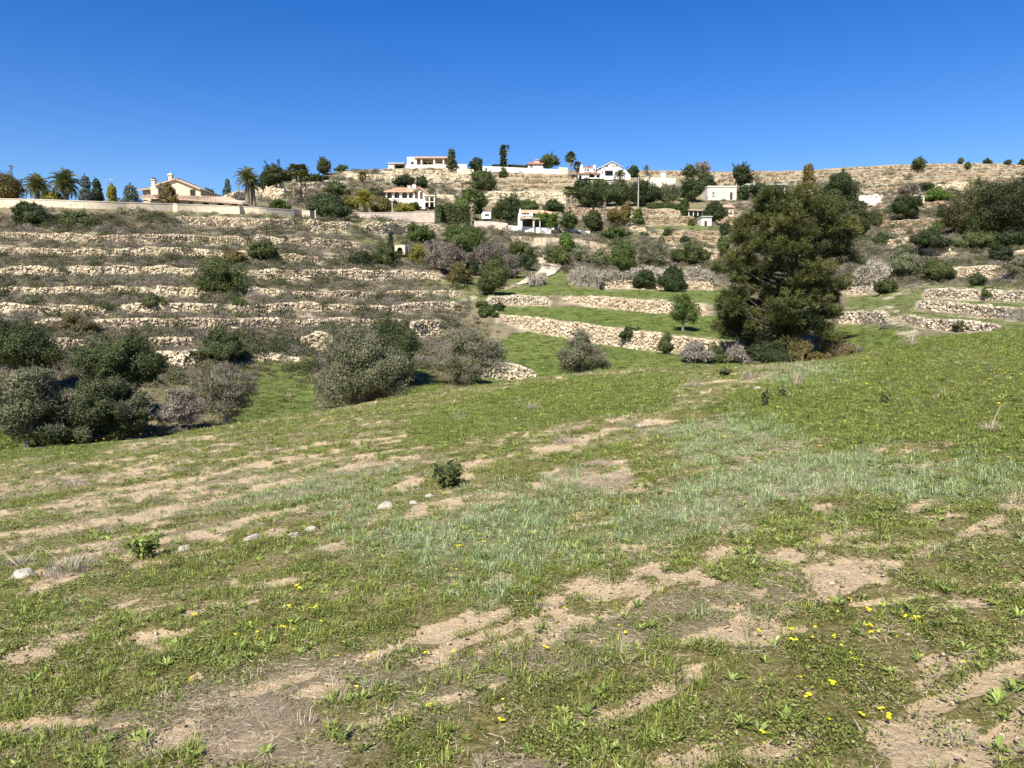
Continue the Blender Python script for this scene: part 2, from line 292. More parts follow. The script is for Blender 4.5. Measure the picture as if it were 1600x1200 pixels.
# terrace walls: (label, kind, [(x, y of the top, height in photograph pixels), ...])
WALLS = [
 # left hill, from the top down
 ('long tan stone retaining wall just below the grassy strip under the estate wall','dry',[(275,337,12),(330,338,16),(400,341,18),(462,345,15)]),
 ('crumbling cream rock face below the dark gate in the estate wall','pale',[(478,347,14),(510,347,16),(546,350,12)]),
 ('pale blocky retaining wall under the villa drive, ending at the hedge','pale',[(566,349,15),(610,350,17),(640,350,14),(690,352,10)]),
 ('uneven tan drystone wall highest on the scrubby slope','dry',[(-60,365,9),(60,365,10),(130,368,11),(200,369,12),(300,369,12),(392,370,13)]),
 ('short cream rubble face between two shrubs near the slope top','pale',[(398,374,12),(422,371,10),(446,373,12)]),
 ('broken tan terrace wall running towards the small cypress','dry',[(452,373,13),(500,375,14),(540,378,12),(566,381,10)]),
 ('smooth tan drystone wall with a crisp level top, second from the slope top','dry',[(-60,388,7),(40,388,9),(62,388,11),(120,388,12),(170,389,11)]),
 ('cream crumbling continuation of the crisp level terrace wall','pale',[(172,388,12),(230,387,13),(300,390,13),(350,394,9),(392,396,7)]),
 ('low reddish stone step beside the round grey shrub','dry',[(434,398,9),(455,399,12),(500,402,8)]),
 ('faint grey stone line below the dark scrub near the cypress','dry',[(505,402,6),(545,402,6)]),
 ('small cream outcrop at the far left margin of the scrubby slope','pale',[(-60,420,8),(18,419,9),(50,418,12),(97,420,8)]),
 ('two cream rubble patches joined below the crisp terrace wall','pale',[(100,419,10),(125,417,13),(161,419,10)]),
 ('ragged cream bank across the middle of the scrubby slope','pale',[(164,416,13),(220,417,13),(270,420,12),(310,421,11)]),
 ('cream rubble bank just beyond the tall dark hillside scrub','pale',[(362,423,12),(400,423,14),(440,423,15),(478,424,12),(520,424,9)]),
 ('bright cream rubble bank ending below the purple bare shrubs','pale',[(524,422,13),(575,423,16),(620,424,14),(668,426,10),(690,428,7)]),
 ('cream ledge low at the far left of the slope','pale',[(-60,448,8),(14,448,9),(70,448,11),(136,448,9),(240,450,8)]),
 ('cream stepped ledge below the dark scrub clump','pale',[(244,451,10),(290,450,12),(340,452,10)]),
 ('thin cream ledge above the green shrub on the slope','pale',[(380,452,9),(450,454,9)]),
 ('solid tan stone terrace between two gaps in mid slope','dry',[(454,456,12),(500,454,14),(552,456,12),(595,456,8)]),
 ('short stone ledge left of the path foot','dry',[(600,455,8),(672,455,8)]),
 ('last low stone ledge before the path foot','dry',[(676,455,7),(722,457,8)]),
 ('broad cream mound of rubble at the left edge','pale',[(-60,478,12),(60,477,14),(130,477,12),(172,483,9)]),
 ('cream terrace rim behind the left olive trees','pale',[(190,476,12),(260,475,14),(345,475,12)]),
 ('longest drystone wall low on the left slope, running to the path','dry',[(352,477,11),(450,477,11),(560,477,11),(660,475,11),(723,473,12)]),
 ('straight cream drystone wall above the two left dark trees','dry',[(40,500,9),(138,498,12),(220,497,15),(320,497,15),(420,497,14),(500,497,11),(560,498,9),(640,499,8)]),
 ('short stone wall above the dark round bush','dry',[(228,528,14),(262,527,17),(302,528,13)]),
 ('broken stones behind the dark tree at the left edge','dry',[(64,531,14),(100,530,16),(132,531,12)]),
 ('white eroded bank above the green plot','pale',[(240,553,18),(290,552,22),(326,553,16)]),
 ('pale kerb of stones along the top of the green plot','pale',[(398,552,8),(424,553,7),(470,560,4)]),
 ('bright white bare earth bank beside the large olive','pale',[(470,528,20),(498,522,27),(523,526,20)]),
 ('cream earth bank behind the grey bare tree','pale',[(640,506,18),(665,500,26),(692,505,20)]),
 # middle of the valley
 ('broad pale stone bank at the foot of the grey bare tree','grey',[(745,572,16),(780,566,26),(815,572,22),(838,582,10)]),
 ('long sloping drystone wall below the lone tree on the green terrace','dry',[(781,492,10),(815,496,18),(850,500,22),(900,506,25),(950,513,26),(1000,518,27),(1050,523,27),(1110,530,22),(1172,537,16)]),
 ('low stone wall left of the second green terrace','grey',[(763,464,12),(810,464,14),(857,466,12)]),
 ('long drystone wall behind the lone tree','dry',[(878,463,8),(905,464,10),(930,464,16),(980,467,18),(1040,470,18),(1107,474,18)]),
 ('cream rubble wall beneath the two dark bushes by the reeds','dry',[(937,440,12),(980,440,11),(1040,440,12),(1116,440,13)]),
 ('smooth tan retaining wall under the white garden wall','mortar',[(798,370,12),(850,372,16),(900,375,14),(948,379,8)]),
 ('small tan wall end between grey olives','dry',[(946,392,11),(964,393,12)]),
 ('tan wall behind the grey olives near the tall pine','dry',[(1106,396,10),(1150,396,12)]),
 ('upper of two tan terrace walls beside the tall pine','dry',[(1014,361,8),(1070,361,8),(1132,362,8)]),
 ('lower of two tan terrace walls beside the tall pine','dry',[(1014,370,10),(1070,371,10),(1124,372,11)]),
 ('ruined stone enclosure wall below the blue shack','dry',[(1000,339,12),(1040,338,13),(1086,339,13)]),
 ('stone terrace wall under the dark tree row','dry',[(880,325,9),(930,325,12),(1000,326,12),(1062,326,11)]),
 ('tan wall below the small tile roofed hut','dry',[(1120,337,12),(1152,337,13)]),
 ('cream stone step below the clipped shrubs of the orchard','pale',[(985,353,5),(1010,356,7)]),
 ('thin cream ledge beneath the grey olives','pale',[(1040,388,5),(1110,390,6),(1150,388,5)]),
 # upper slope, centre
 ('rock ledge under the flat roofed hilltop villa','pale',[(600,267,6),(660,266,9),(700,266,8),(735,268,6)]),
 ('long rock step below the hilltop villa','pale',[(560,274,5),(620,276,6),(700,277,6),(735,278,5)]),
 ('cream rock scar on the hilltop slope above the single pine','pale',[(470,288,6),(500,284,8),(540,283,6)]),
 ('cream rock scar beside the slender hillside palm','pale',[(540,272,4),(570,274,6),(600,273,5)]),
 ('bare rock face at the foot of the pine clump','pale',[(405,290,18),(425,292,20),(446,296,14)]),
 ('pale rock face right of the estate arcade','pale',[(350,306,9),(368,302,14),(385,303,12)]),
 ('topmost terrace wall under the long white hilltop wall','dry',[(770,272,6),(830,272,7),(898,273,7)]),
 ('second terrace wall under the long white hilltop wall','dry',[(775,281,6),(830,281,7),(900,282,7)]),
 ('third terrace wall under the long white hilltop wall','dry',[(780,289,6),(840,290,6),(900,291,6)]),
 ('fourth terrace wall below the hilltop, behind the shaggy palms','pale',[(756,299,6),(820,300,8),(884,301,8)]),
 ('fifth terrace wall below the hilltop, above the orange roof','pale',[(760,310,5),(820,310,6),(880,312,5)]),
 ('cream field step behind the arched villa','pale',[(682,303,5),(712,307,5)]),
 ('low terrace between the round shrub and the hilltop wall','dry',[(706,288,5),(738,290,5)]),
 # right hill
 ('skyline terrace wall across the hill crest','dry',[(1000,268,7),(1068,269,7)]),
 ('long crest terrace wall behind the tall pine','dry',[(1112,270,7),(1180,269,7),(1250,268,5),(1330,263,4),(1400,259,4),(1480,257.5,4),(1620,258.5,4)]),
 ('second long terrace wall below the crest','dry',[(1112,280,6),(1180,280,5),(1260,276,4),(1340,271,4),(1420,266,4),(1500,265,4),(1620,266,4)]),
 ('third terrace wall below the crest, under the skyline tree','dry',[(1330,279,4),(1400,274,4),(1470,272,4),(1540,272,4),(1620,274,4)]),
 ('fourth terrace wall below the crest, above the pale scar','dry',[(1350,287,4),(1410,282,4),(1480,280,4),(1540,280,4),(1620,282,4)]),
 ('pale scar terrace beside the right hand pines','pale',[(1455,291,6),(1500,288,8),(1545,288,7)]),
 ('fifth terrace wall below the crest, above the white ruin','dry',[(1345,296,4),(1400,292,5),(1448,291,5)]),
 ('tan terrace wall under the stone hut','dry',[(1435,317,7),(1490,317,7)]),
 ('tan terrace wall under the white rubble','dry',[(1345,321,6),(1390,320,6)]),
 ('terrace wall left of the round carob tree','dry',[(1350,333,6),(1388,333,7)]),
 ('terrace wall below the round carob tree','dry',[(1372,345,8),(1420,343,9),(1480,343,8)]),
 ('second terrace wall below the round carob tree','dry',[(1385,359,6),(1430,357,7),(1475,356,6)]),
 ('broken terrace wall below two dark shrubs','pale',[(1375,375,7),(1415,373,9),(1440,375,7)]),
 ('cream earth bank left of the dark shrub belt','pale',[(1425,389,9),(1455,387,14),(1487,390,12)]),
 ('big cream earth bank over the right hand drystone walls','pale',[(1478,425,10),(1510,418,18),(1550,417,20),(1590,422,16)]),
 ('stony rise below the reeds behind the tall pine','grey',[(1318,449,10),(1345,447,13),(1374,449,11)]),
 ('heaped stone pile beside the track','grey',[(1310,492,14),(1345,485,24),(1388,494,14)]),
 ('upper grey drystone wall at the right edge','grey',[(1443,453,14),(1500,454,17),(1560,455,17),(1640,457,17)]),
 ('middle grey drystone wall at the right edge','grey',[(1428,476,10),(1480,475,17),(1540,479,19),(1640,487,20)]),
 ('lowest grey drystone wall, at the edge of the meadow','grey',[(1413,494,10),(1450,497,17),(1500,503,17),(1562,510,7)]),
 ('pale terrace beyond the upper right drystone wall','pale',[(1560,395,6),(1640,390,8)]),
]
ESTATE_WALL = [(-120,309,14),(50,312,12.5),(200,317,10),(300,320,10),(400,324.5,9.5),(484,330,9.5)]
ESTATE_WALL2 = [(544,332.5,9),(600,333,10),(650,331.5,11),(679,331.5,11)]

def wall_at(pl, x):
    p = np.array(pl, float)
    if x < p[0, 0] or x > p[-1, 0]: return None
    yt = np.interp(x, p[:, 0], p[:, 1]); h = np.interp(x, p[:, 0], p[:, 2]); return yt, yt + h

GX = np.arange(-520, 2121, 4.0); GY = np.arange(240, 760.1, 2.0)
DG = np.zeros((len(GX), len(GY)))
_base = D0(GX[:, None], GY[None])
_allw = [w[2] for w in WALLS]
for i, x in enumerate(GX):
    b = np.maximum.accumulate(_base[i][::-1] * (1 + 1e-5 * np.arange(len(GY))))   # from the bottom of the picture upwards
    yy = GY[::-1]; lg = np.log(b)
    iv = []
    for pl in _allw:
        r = wall_at(pl, x)
        if r: iv.append(r)
    iv.sort(key=lambda r: -r[1])
    ky, kd = [], []
    for (yt, yb) in iv:
        dm = np.interp(-(yt + yb) / 2, -yy, lg)
        ky += [yb, yt]; kd += [dm, dm + 0.002]
    for y in np.arange(758, 240, -9.0):
        if all(not (yt - 5 < y < yb + 5) for yt, yb in iv): ky.append(y); kd.append(np.interp(-y, -yy, lg))
    o = np.argsort(-np.array(ky)); ky = np.array(ky)[o]; kd = np.maximum.accumulate(np.array(kd)[o])
    DG[i] = np.exp(np.interp(-GY, -ky, kd))
def Dq(px, py):
    fx = np.clip((np.asarray(px, float) - GX[0]) / 4.0, 0, len(GX) - 1.001); fy = np.clip((np.asarray(py, float) - GY[0]) / 2.0, 0, len(GY) - 1.001)
    i = fx.astype(int); j = fy.astype(int); u = fx - i; v = fy - j
    return (DG[i, j] * (1 - u) + DG[i + 1, j] * u) * (1 - v) + (DG[i, j + 1] * (1 - u) + DG[i + 1, j + 1] * u) * v

# ------------------------------------------------------------------ near field: a gently tilted meadow
FA, FB = 0.098, -0.0558
EDGE = np.array([(-1700,915),(-700,782),(-200,735),(0,706),(100,697),(250,682),(330,667),(480,645),(600,623),(700,608),(800,594),(900,583),(1000,576),(1100,571),
 (1200,568),(1300,560),(1380,545),(1430,526),(1500,522),(1600,513),(1800,497),(2200,466),(3300,390)], float)
def edge(px): return np.interp(px, EDGE[:, 0], EDGE[:, 1])
def fieldY(px, py):
    a, b = ray(px, py); return CAMZ / np.maximum(FA * a + FB - b, 0.01)
def fxy(px, py):
    a, b = ray(px, py); Y = fieldY(px, py); return np.stack([a * Y, Y], -1)
_r0, _r1 = fxy(480, 1045), fxy(1130, 870)
ROW = (_r1 - _r0) / np.linalg.norm(_r1 - _r0)                     # direction the field was worked in
def rowuv(x, y): return x * ROW[0] + y * ROW[1], -x * ROW[1] + y * ROW[0]
def zf(x, y):
    u, v = rowuv(x, y)
    return FA * x + FB * y + 0.05 * (fbm(u / 2.6, v / 0.9, 31, 2) - 0.5) + 0.05 * (fbm(x / 0.45, y / 0.45, 33, 3) - 0.5) * sstep(30, 6, y) + 0.16 * (fbm(x / 9, y / 9, 35, 2) - 0.5) * sstep(2, 9, y)

def polymask(px, py, poly):
    poly = np.asarray(poly, float); c = np.zeros(np.broadcast(px, py).shape, bool); n = len(poly)
    for i in range(n):
        x0, y0 = poly[i]; x1, y1 = poly[i - 1]
        if y0 == y1: continue
        c ^= ((y0 > py) != (y1 > py)) & (px < (x1 - x0) * (py - y0) / (y1 - y0) + x0)
    return c
def strokedist(x, y, pts):
    d = np.full(np.shape(x), 1e9)
    for (ax, ay), (bx, by) in zip(pts[:-1], pts[1:]):
        ex, ey = bx - ax, by - ay; t = np.clip(((x - ax) * ex + (y - ay) * ey) / (ex * ex + ey * ey + 1e-9), 0, 1)
        d = np.minimum(d, np.hypot(x - ax - t * ex, y - ay - t * ey))
    return d
# bare worked strips: pixel polylines on the meadow, width in metres
TRACKS = [
 ([(250,1150),(340,1090),(480,1045),(620,1000),(740,960),(860,935)],0.20),([(-40,990),(110,968),(250,945),(400,912),(460,902)],0.13),
 ([(-60,1140),(60,1125),(140,1118)],0.14),([(960,960),(1030,915),(1085,895),(1150,850)],0.13),([(1040,950),(1130,945)],0.08),
 ([(1130,870),(1290,850),(1480,845),(1620,780)],0.10),([(1330,940),(1440,925),(1600,905)],0.10),([(1420,800),(1460,770)],0.16),
 ([(1430,1105),(1530,1065),(1600,1030)],0.10),([(1480,1215),(1560,1160),(1620,1110)],0.12),([(0,905),(40,885),(100,900)],0.16),
 ([(-20,835),(140,815),(280,790),(420,755),(560,725),(640,712)],0.5),([(150,765),(300,745),(440,715),(560,712)],0.45),([(-20,800),(120,785),(230,765)],0.4),
 ([(330,825),(420,800),(560,770),(660,745),(720,740)],0.38),([(640,800),(720,775)],0.4),([(140,700),(240,690),(320,682)],0.5),
 ([(300,720),(420,705),(520,690)],0.35),([(860,700),(960,668),(1040,655)],0.5),([(560,690),(740,665),(900,640)],0.4),([(1040,600),(1160,595),(1240,592)],0.7),
 ([(850,755),(900,742),(970,738)],0.4),([(680,1010),(800,970),(930,955)],0.09),([(1500,690),(1560,680)],0.4),([(560,1130),(700,1090),(860,1040)],0.10),([(930,1130),(1010,1085),(1090,1050)],0.1),
 ([(1190,1180),(1290,1130)],0.1),([(1090,810),(1130,790)],0.2),
]
TRACKW = [(np.array([fxy(*p) for p in pl]), w * (.68 if w < .25 else .9)) for pl, w in TRACKS]
MULCH = [[(300,1170),(350,1110),(420,1095),(470,1150),(450,1215),(300,1215)],[(720,1190),(780,1160),(860,1165),(900,1215),(700,1215)],
         [(840,760),(870,735),(960,725),(975,745),(920,765)],[(1060,810),(1090,790),(1140,795),(1120,815)]]
SILVER = [[(540,850),(600,815),(720,790),(860,770),(930,790),(900,840),(860,890),(760,900),(640,880),(570,870)],
 [(900,850),(960,790),(1080,760),(1240,700),(1400,690),(1420,720),(1300,790),(1180,830),(1020,860)],
 [(1030,720),(1060,660),(1180,635),(1240,655),(1200,700),(1100,730)],[(1280,740),(1400,715),(1610,700),(1610,765),(1440,775),(1300,780)],
 [(350,770),(470,740),(620,735),(640,755),(520,785),(380,795)],[(760,790),(860,745),(960,760),(860,800)],[(1180,585),(1300,570),(1330,580),(1200,600)]]
LUSH = [[(1080,640),(1180,600),(1330,565),(1430,530),(1700,505),(1700,720),(1400,690),(1250,690)],[(-50,720),(-50,695),(100,695),(210,690),(120,715)],
 [(640,650),(800,605),(900,590),(1080,580),(1040,630),(800,670),(640,700)]]
def field_masks(x, y):
    z = FA * x + FB * y; px, py = proj(x, y, z); u, v = rowuv(x, y)
    jit = fbm(x / 0.7, y / 0.7, 51, 3) - 0.5; sc_ = np.clip(F / np.maximum(y, 2) * 0.5, 8, 200)
    pj = px + jit * sc_ * 1.6; pk = py + (fbm(x / 0.6, y / 0.6, 57, 3) - 0.5) * sc_ * 0.8
    soil = np.zeros(np.shape(x))
    wob = fbm(x / 0.35, y / 0.35, 61, 3)
    for pts, w in TRACKW:
        d = strokedist(x, y, pts); soil = np.maximum(soil, sstep(0.85, 0.25, d / w + (wob - 0.5) * 1.9))
    n1 = fbm(u / 1.3, v / 0.17, 71, 4); n2 = fbm(x / 0.24, y / 0.24, 77, 3); n3 = fbm(u / 4.0, v / 0.9, 79, 3)
    base = 0.40 * n1 + 0.48 * n2 + 0.22 * n3
    leftdry = sstep(900, 300, px) * sstep(690, 760, py) * sstep(900, 840, py)
    lush = np.zeros(np.shape(x))
    for p in LUSH: lush = np.maximum(lush, polymask(pj, pk, p) * 1.0)
    silver = np.zeros(np.shape(x))
    for q_ in range(4):
        ja = (fbm(x / (.5 + .5 * q_), y / (.5 + .5 * q_), 400 + q_, 2) - .5) * sc_ * 3.2; jb = (fbm(x / (.5 + .5 * q_), y / (.5 + .5 * q_), 420 + q_, 2) - .5) * sc_ * 1.5; m_ = np.zeros(np.shape(x))
        for p in SILVER: m_ = np.maximum(m_, polymask(px + ja, py + jb, p) * 1.0)
        silver = silver + m_ / 4
    soil = np.maximum(soil, sstep(0.615 - 0.045 * leftdry, 0.675 - 0.04 * leftdry, base) * 0.95)
    soil = soil * (1 - 0.75 * lush) * (1 - 0.75 * silver)
    n4 = fbm(u / 7.0, v / 0.42, 83, 3); n5 = fbm(x / 3.2, y / 3.2, 87, 3)
    soil = np.maximum(soil, 0.62 * sstep(0.60, 0.72, n4) * sstep(5, 12, y) * (1 - .35 * lush) * sstep(.35, .6, wob))
    mul = np.zeros(np.shape(x))
    for p in MULCH: mul = np.maximum(mul, polymask(pj, pk, p) * 1.0)
    dry = np.clip(leftdry * sstep(0.42, 0.60, n3) + 0.9 * sstep(0.58, 0.70, fbm(u / 2.5, v / 0.8, 91, 3)) * (1 - .6 * lush) + .55 * sstep(.52, .68, n5), 0, 1)
    return np.clip(soil, 0, 1), silver, lush, np.clip(dry, 0, 1), mul

# ------------------------------------------------------------------ ground surfaces
def grid_mesh(name, V, attrs, mat, smooth=True):
    a, b = V.shape[:2]; me = bpy.data.meshes.new(name)
    me.vertices.add(a * b); me.vertices.foreach_set('co', V.reshape(-1, 3).astype(np.float32).ravel())
    i = np.arange(a - 1)[:, None] * b; j = np.arange(b - 1)[None]
    f = np.stack([i + j, i + b + j, i + b + j + 1, i + j + 1], -1).reshape(-1, 4)
    me.loops.add(f.size); me.loops.foreach_set('vertex_index', f.ravel().astype(np.int32))
    me.polygons.add(len(f)); me.polygons.foreach_set('loop_start', (np.arange(len(f)) * 4).astype(np.int32)); me.polygons.foreach_set('loop_total', np.full(len(f), 4, np.int32))
    if smooth: me.polygons.foreach_set('use_smooth', np.ones(len(f), bool))
    me.update(calc_edges=True)
    for k, v in attrs.items():
        at = me.attributes.new(k, 'FLOAT', 'POINT'); at.data.foreach_set('value', v.astype(np.float32).ravel())
    me.materials.append(mat); o = bpy.data.objects.new(name, me); COL.objects.link(o); return o

GREEN = [([(1325,462),(1385,456),(1445,450),(1440,475),(1425,525),(1325,525)],0.7),([(330,600),(398,562),(492,556),(500,680),(380,690)],0.9),([(-60,640),(60,660),(130,690),(130,720),(-60,720)],1.0),
 ([(760,560),(800,520),(850,522),(950,538),(1050,551),(1160,556),(1180,590),(800,610),(740,600)],1.0),
 ([(785,478),(870,480),(930,481),(1110,493),(1160,497),(1180,536),(1110,529),(1050,521),(950,511),(850,498),(782,491)],1.0),
 ([(770,456),(860,449),(940,452),(1115,454),(1160,456),(1160,480),(1040,469),(930,463),(870,463),(770,464)],1.0),
 ([(815,420),(860,425),(905,430),(920,445),(800,455),(770,450)],0.75),([(600,590),(660,575),(700,600),(640,640)],0.9),
 ([(1300,512),(1400,512),(1430,540),(1300,562)],1.0),([(1436,470),(1640,474),(1640,490),(1540,480),(1440,475)],0.8),
 ([(1420,488),(1540,498),(1640,507),(1640,530),(1560,520),(1500,503),(1440,496)],0.8),([(1375,455),(1440,445),(1640,450),(1640,458),(1440,456),(1425,480),(1410,500),(1380,480)],0.6),
 ([(1015,352),(1135,352),(1135,361),(1015,361)],0.9),([(640,440),(760,430),(790,460),(720,475),(640,470)],0.55),([(270,331),(400,334),(484,341),(690,343),(690,351),(470,346),(270,338)],0.55),
 ([(470,352),(560,355),(640,368),(680,385),(600,392),(540,375),(450,368)],0.5),([(900,352),(1000,357),(1000,380),(940,378)],0.45)]
PATHPX = ([(866,383),(845,392),(846,404),(862,416),(852,428),(828,438),(806,446)],[0.9,1.1,1.3,1.5,1.3,0.9,0.35])
TRK = [([(806,446),(775,452),(745,463),(725,470)],0.7),([(1440,447),(1410,458),(1385,468)],0.8),([(1372,482),(1395,500),(1415,522)],0.5),([(1388,478),(1412,496),(1428,518)],0.4),([(1428,505),(1425,525),(1405,545),(1370,560)],0.5)]

def m_terrain():
    m, n, out = new_mat('hillside_earth')
    n1 = noise(n, 0.35, 6, 0.7); n2 = noise(n, 2.2, 5, 0.7); n3 = noise(n, 0.07, 3, 0.5)
    dry = ramp(n, n1, [(0.28, (0.085, 0.072, 0.040)), (0.45, (0.15, 0.125, 0.072)), (0.58, (0.24, 0.195, 0.12)), (0.72, (0.125, 0.115, 0.058))])
    dry = mixc(n, math_(n, 'MULTIPLY', n3, 0.5), dry, (0.15, 0.14, 0.065))
    grs = ramp(n, n2, [(0.3, (0.070, 0.105, 0.020)), (0.55, (0.125, 0.165, 0.036)), (0.75, (0.20, 0.21, 0.065))])
    grs = mixc(n, ramp(n, n1, [(0.48, (0, 0, 0)), (0.66, (0.6, 0.6, 0.6))]), grs, (0.18, 0.18, 0.055))
    g = math_(n, 'MULTIPLY', attr(n, 'green'), ramp(n, n1, [(0.2, (0.75,) * 3), (0.5, (1.0,) * 3)]), True)
    col = mixc(n, g, dry, grs)
    pale = ramp(n, n2, [(0.3, (0.34, 0.275, 0.185)), (0.7, (0.60, 0.52, 0.385))])
    pf = math_(n, 'MULTIPLY', attr(n, 'pale'), ramp(n, n1, [(0.42, (0.0,) * 3), (0.56, (1.0,) * 3)]), True)
    col = mixc(n, pf, col, pale)
    p = N(n, 'ShaderNodeBsdfPrincipled', Roughness=0.95); p.inputs['Specular IOR Level'].default_value = 0.1; n.links.new(col, p.inputs['Base Color'])
    b = N(n, 'ShaderNodeBump', Strength=0.8, Distance=0.25); n.links.new(n2, b.inputs['Height']); n.links.new(b.outputs[0], p.inputs['Normal'])
    n.links.new(p.outputs[0], out.inputs[0]); return m
M['terrain'] = m_terrain()

def green_mask(PX, PY):
    green = np.zeros(np.broadcast(PX, PY).shape); jx = (fbm(PX / 14, PY / 9, 21, 3) - 0.5) * 18; jy = (fbm(PX / 14, PY / 9, 25, 3) - 0.5) * 7
    for pl, w in GREEN: green = np.maximum(green, polymask(PX + jx, PY + jy, pl) * w)
    return green
def _lumps():
    PX, PY = np.meshgrid(GX, GY, indexing='ij'); V = P(PX, PY, DG)
    lum = (fbm(V[..., 0] / 2.2, V[..., 1] / 2.2, 11, 3) - 0.5) * 0.5 + (fbm(V[..., 0] / 9, V[..., 1] / 9, 15, 2) - 0.5) * 0.5
    return lum * sstep(30, 70, V[..., 1]) * (1 - 0.85 * green_mask(PX, PY))
LUM = _lumps()
def far(px, py):
    fx = np.clip((np.asarray(px, float) - GX[0]) / 4.0, 0, len(GX) - 1.001); fy = np.clip((np.asarray(py, float) - GY[0]) / 2.0, 0, len(GY) - 1.001)
    i = fx.astype(int); j = fy.astype(int); u = fx - i; v = fy - j
    l = (LUM[i, j] * (1 - u) + LUM[i + 1, j] * u) * (1 - v) + (LUM[i, j + 1] * (1 - u) + LUM[i + 1, j + 1] * u) * v
    q = P(px, py, Dq(px, py)); q[..., 2] += l; return q
def build_terrain():
    cols = np.arange(-500, 2101, 4.0); nr = 190
    yr = ridge(cols); t = np.linspace(0, 1, nr) ** 0.92
    PY = 745 - (745 - yr[:, None]) * t[None]; PX = np.repeat(cols[:, None], nr, 1)
    V = far(PX, PY); green = green_mask(PX, PY)
    pale = np.zeros(PX.shape)
    for lab, kd, pl in WALLS:
        p = np.array(pl, float); ins = (PX > p[0, 0] - 6) & (PX < p[-1, 0] + 6)
        yt = np.interp(PX, p[:, 0], p[:, 1]); h = np.interp(PX, p[:, 0], p[:, 2])
        pale = np.maximum(pale, ins * sstep(7, 1, np.maximum(yt - 1 - PY, PY - yt - h - 1)) * (1.0 if kd == 'pale' else 0.6))
    pale *= 1 - .85 * green
    Q = far(PX, PY)
    for pl, w in TRK:
        d = strokedist(Q[..., 0], Q[..., 1], [far(*p)[:2] for p in pl]); pale = np.maximum(pale, sstep(w * 1.0, w * .3, d) * .8); green *= 1 - .5 * sstep(w * 1.0, w * .3, d)
    hill = sstep(1090, 1200, PX) * sstep(395, 345, PY); hill2 = sstep(560, 660, PX) * sstep(330, 300, PY) * 0.8
    pale = np.maximum(pale, np.maximum(hill, hill2) * 0.18 * (1 - green))
    # the land goes on behind the crest and falls away
    ext = []
    last = V[:, -1]
    for dy, dz in ((14, -0.2), (45, -1.5), (120, -12), (400, -60), (1200, -110)):
        e = last.copy(); e[:, 1] += dy; e[:, 0] *= (last[:, 1] + dy) / last[:, 1]; e[:, 2] += dz; ext.append(e)
    V = np.concatenate([V, np.stack(ext, 1)], 1)
    pad = lambda q: np.concatenate([q, np.repeat(q[:, -1:], 5, 1)], 1)
    # the near rim dips under the meadow
    o = grid_mesh('terrain', V, {'green': pad(green), 'pale': pad(pale)}, M['terrain']); tag(o, kind='structure'); return o
build_terrain()

def m_field():
    m, n, out = new_mat('meadow_earth')
    tc = n.nodes.new('ShaderNodeTexCoord')
    f1 = noise(n, 9.0, 6, 0.75); f2 = noise(n, 34.0, 8, 0.82); f3 = noise(n, 1.6, 4, 0.6)
    soil = ramp(n, f2, [(0.30, (0.29, 0.20, 0.105)), (0.42, (0.57, 0.43, 0.25)), (0.70, (0.74, 0.585, 0.37))])
    soil = mixc(n, math_(n, 'MULTIPLY', f3, 0.35), soil, (0.46, 0.33, 0.195))
    turf = ramp(n, f2, [(0.32, (0.050, 0.056, 0.010)), (0.44, (0.140, 0.135, 0.032)), (0.53, (0.25, 0.205, 0.080)), (0.64, (0.46, 0.36, 0.195))])
    lush = ramp(n, f2, [(0.32, (0.060, 0.085, 0.012)), (0.48, (0.125, 0.165, 0.028)), (0.64, (0.24, 0.25, 0.065))])
    silv = ramp(n, f2, [(0.32, (0.085, 0.115, 0.040)), (0.5, (0.20, 0.245, 0.105)), (0.68, (0.34, 0.35, 0.19))])
    dryc = ramp(n, f2, [(0.28, (0.16, 0.125, 0.075)), (0.5, (0.29, 0.235, 0.15)), (0.75, (0.42, 0.35, 0.24))])
    mul = ramp(n, f2, [(0.30, (0.19, 0.140, 0.090)), (0.5, (0.36, 0.275, 0.180)), (0.70, (0.52, 0.42, 0.30))])
    j = math_(n, 'SUBTRACT', f1, 0.5)
    def soft(a, k=0.8): return math_(n, 'MULTIPLY', math_(n, 'SUBTRACT', math_(n, 'ADD', attr(n, a), math_(n, 'MULTIPLY', j, 2.2)), 0.22), 1.8 * k, True)
    col = mixc(n, soft('lush'), turf, lush); col = mixc(n, math_(n, 'MULTIPLY', attr(n, 'silver'), 0.7), col, silv)
    col = mixc(n, math_(n, 'MULTIPLY', soft('dry'), 0.65), col, dryc)
    s = math_(n, 'MULTIPLY', math_(n, 'SUBTRACT', math_(n, 'ADD', attr(n, 'soil'), math_(n, 'ADD', math_(n, 'MULTIPLY', j, 1.5), math_(n, 'MULTIPLY', math_(n, 'SUBTRACT', f2, 0.5), 1.6))), 0.36), 4.5, True)
    col = mixc(n, s, col, soil); col = mixc(n, math_(n, 'MULTIPLY', soft('mulch'), 0.7), col, mul)
    p = N(n, 'ShaderNodeBsdfPrincipled', Roughness=0.95); p.inputs['Specular IOR Level'].default_value = 0.1; n.links.new(col, p.inputs['Base Color'])
    b = N(n, 'ShaderNodeBump', Strength=1.0, Distance=0.05); h = math_(n, 'ADD', f1, math_(n, 'MULTIPLY', f2, 0.5)); n.links.new(h, b.inputs['Height']); n.links.new(b.outputs[0], p.inputs['Normal'])
    n.links.new(p.outputs[0], out.inputs[0]); return m
M['field'] = m_field()

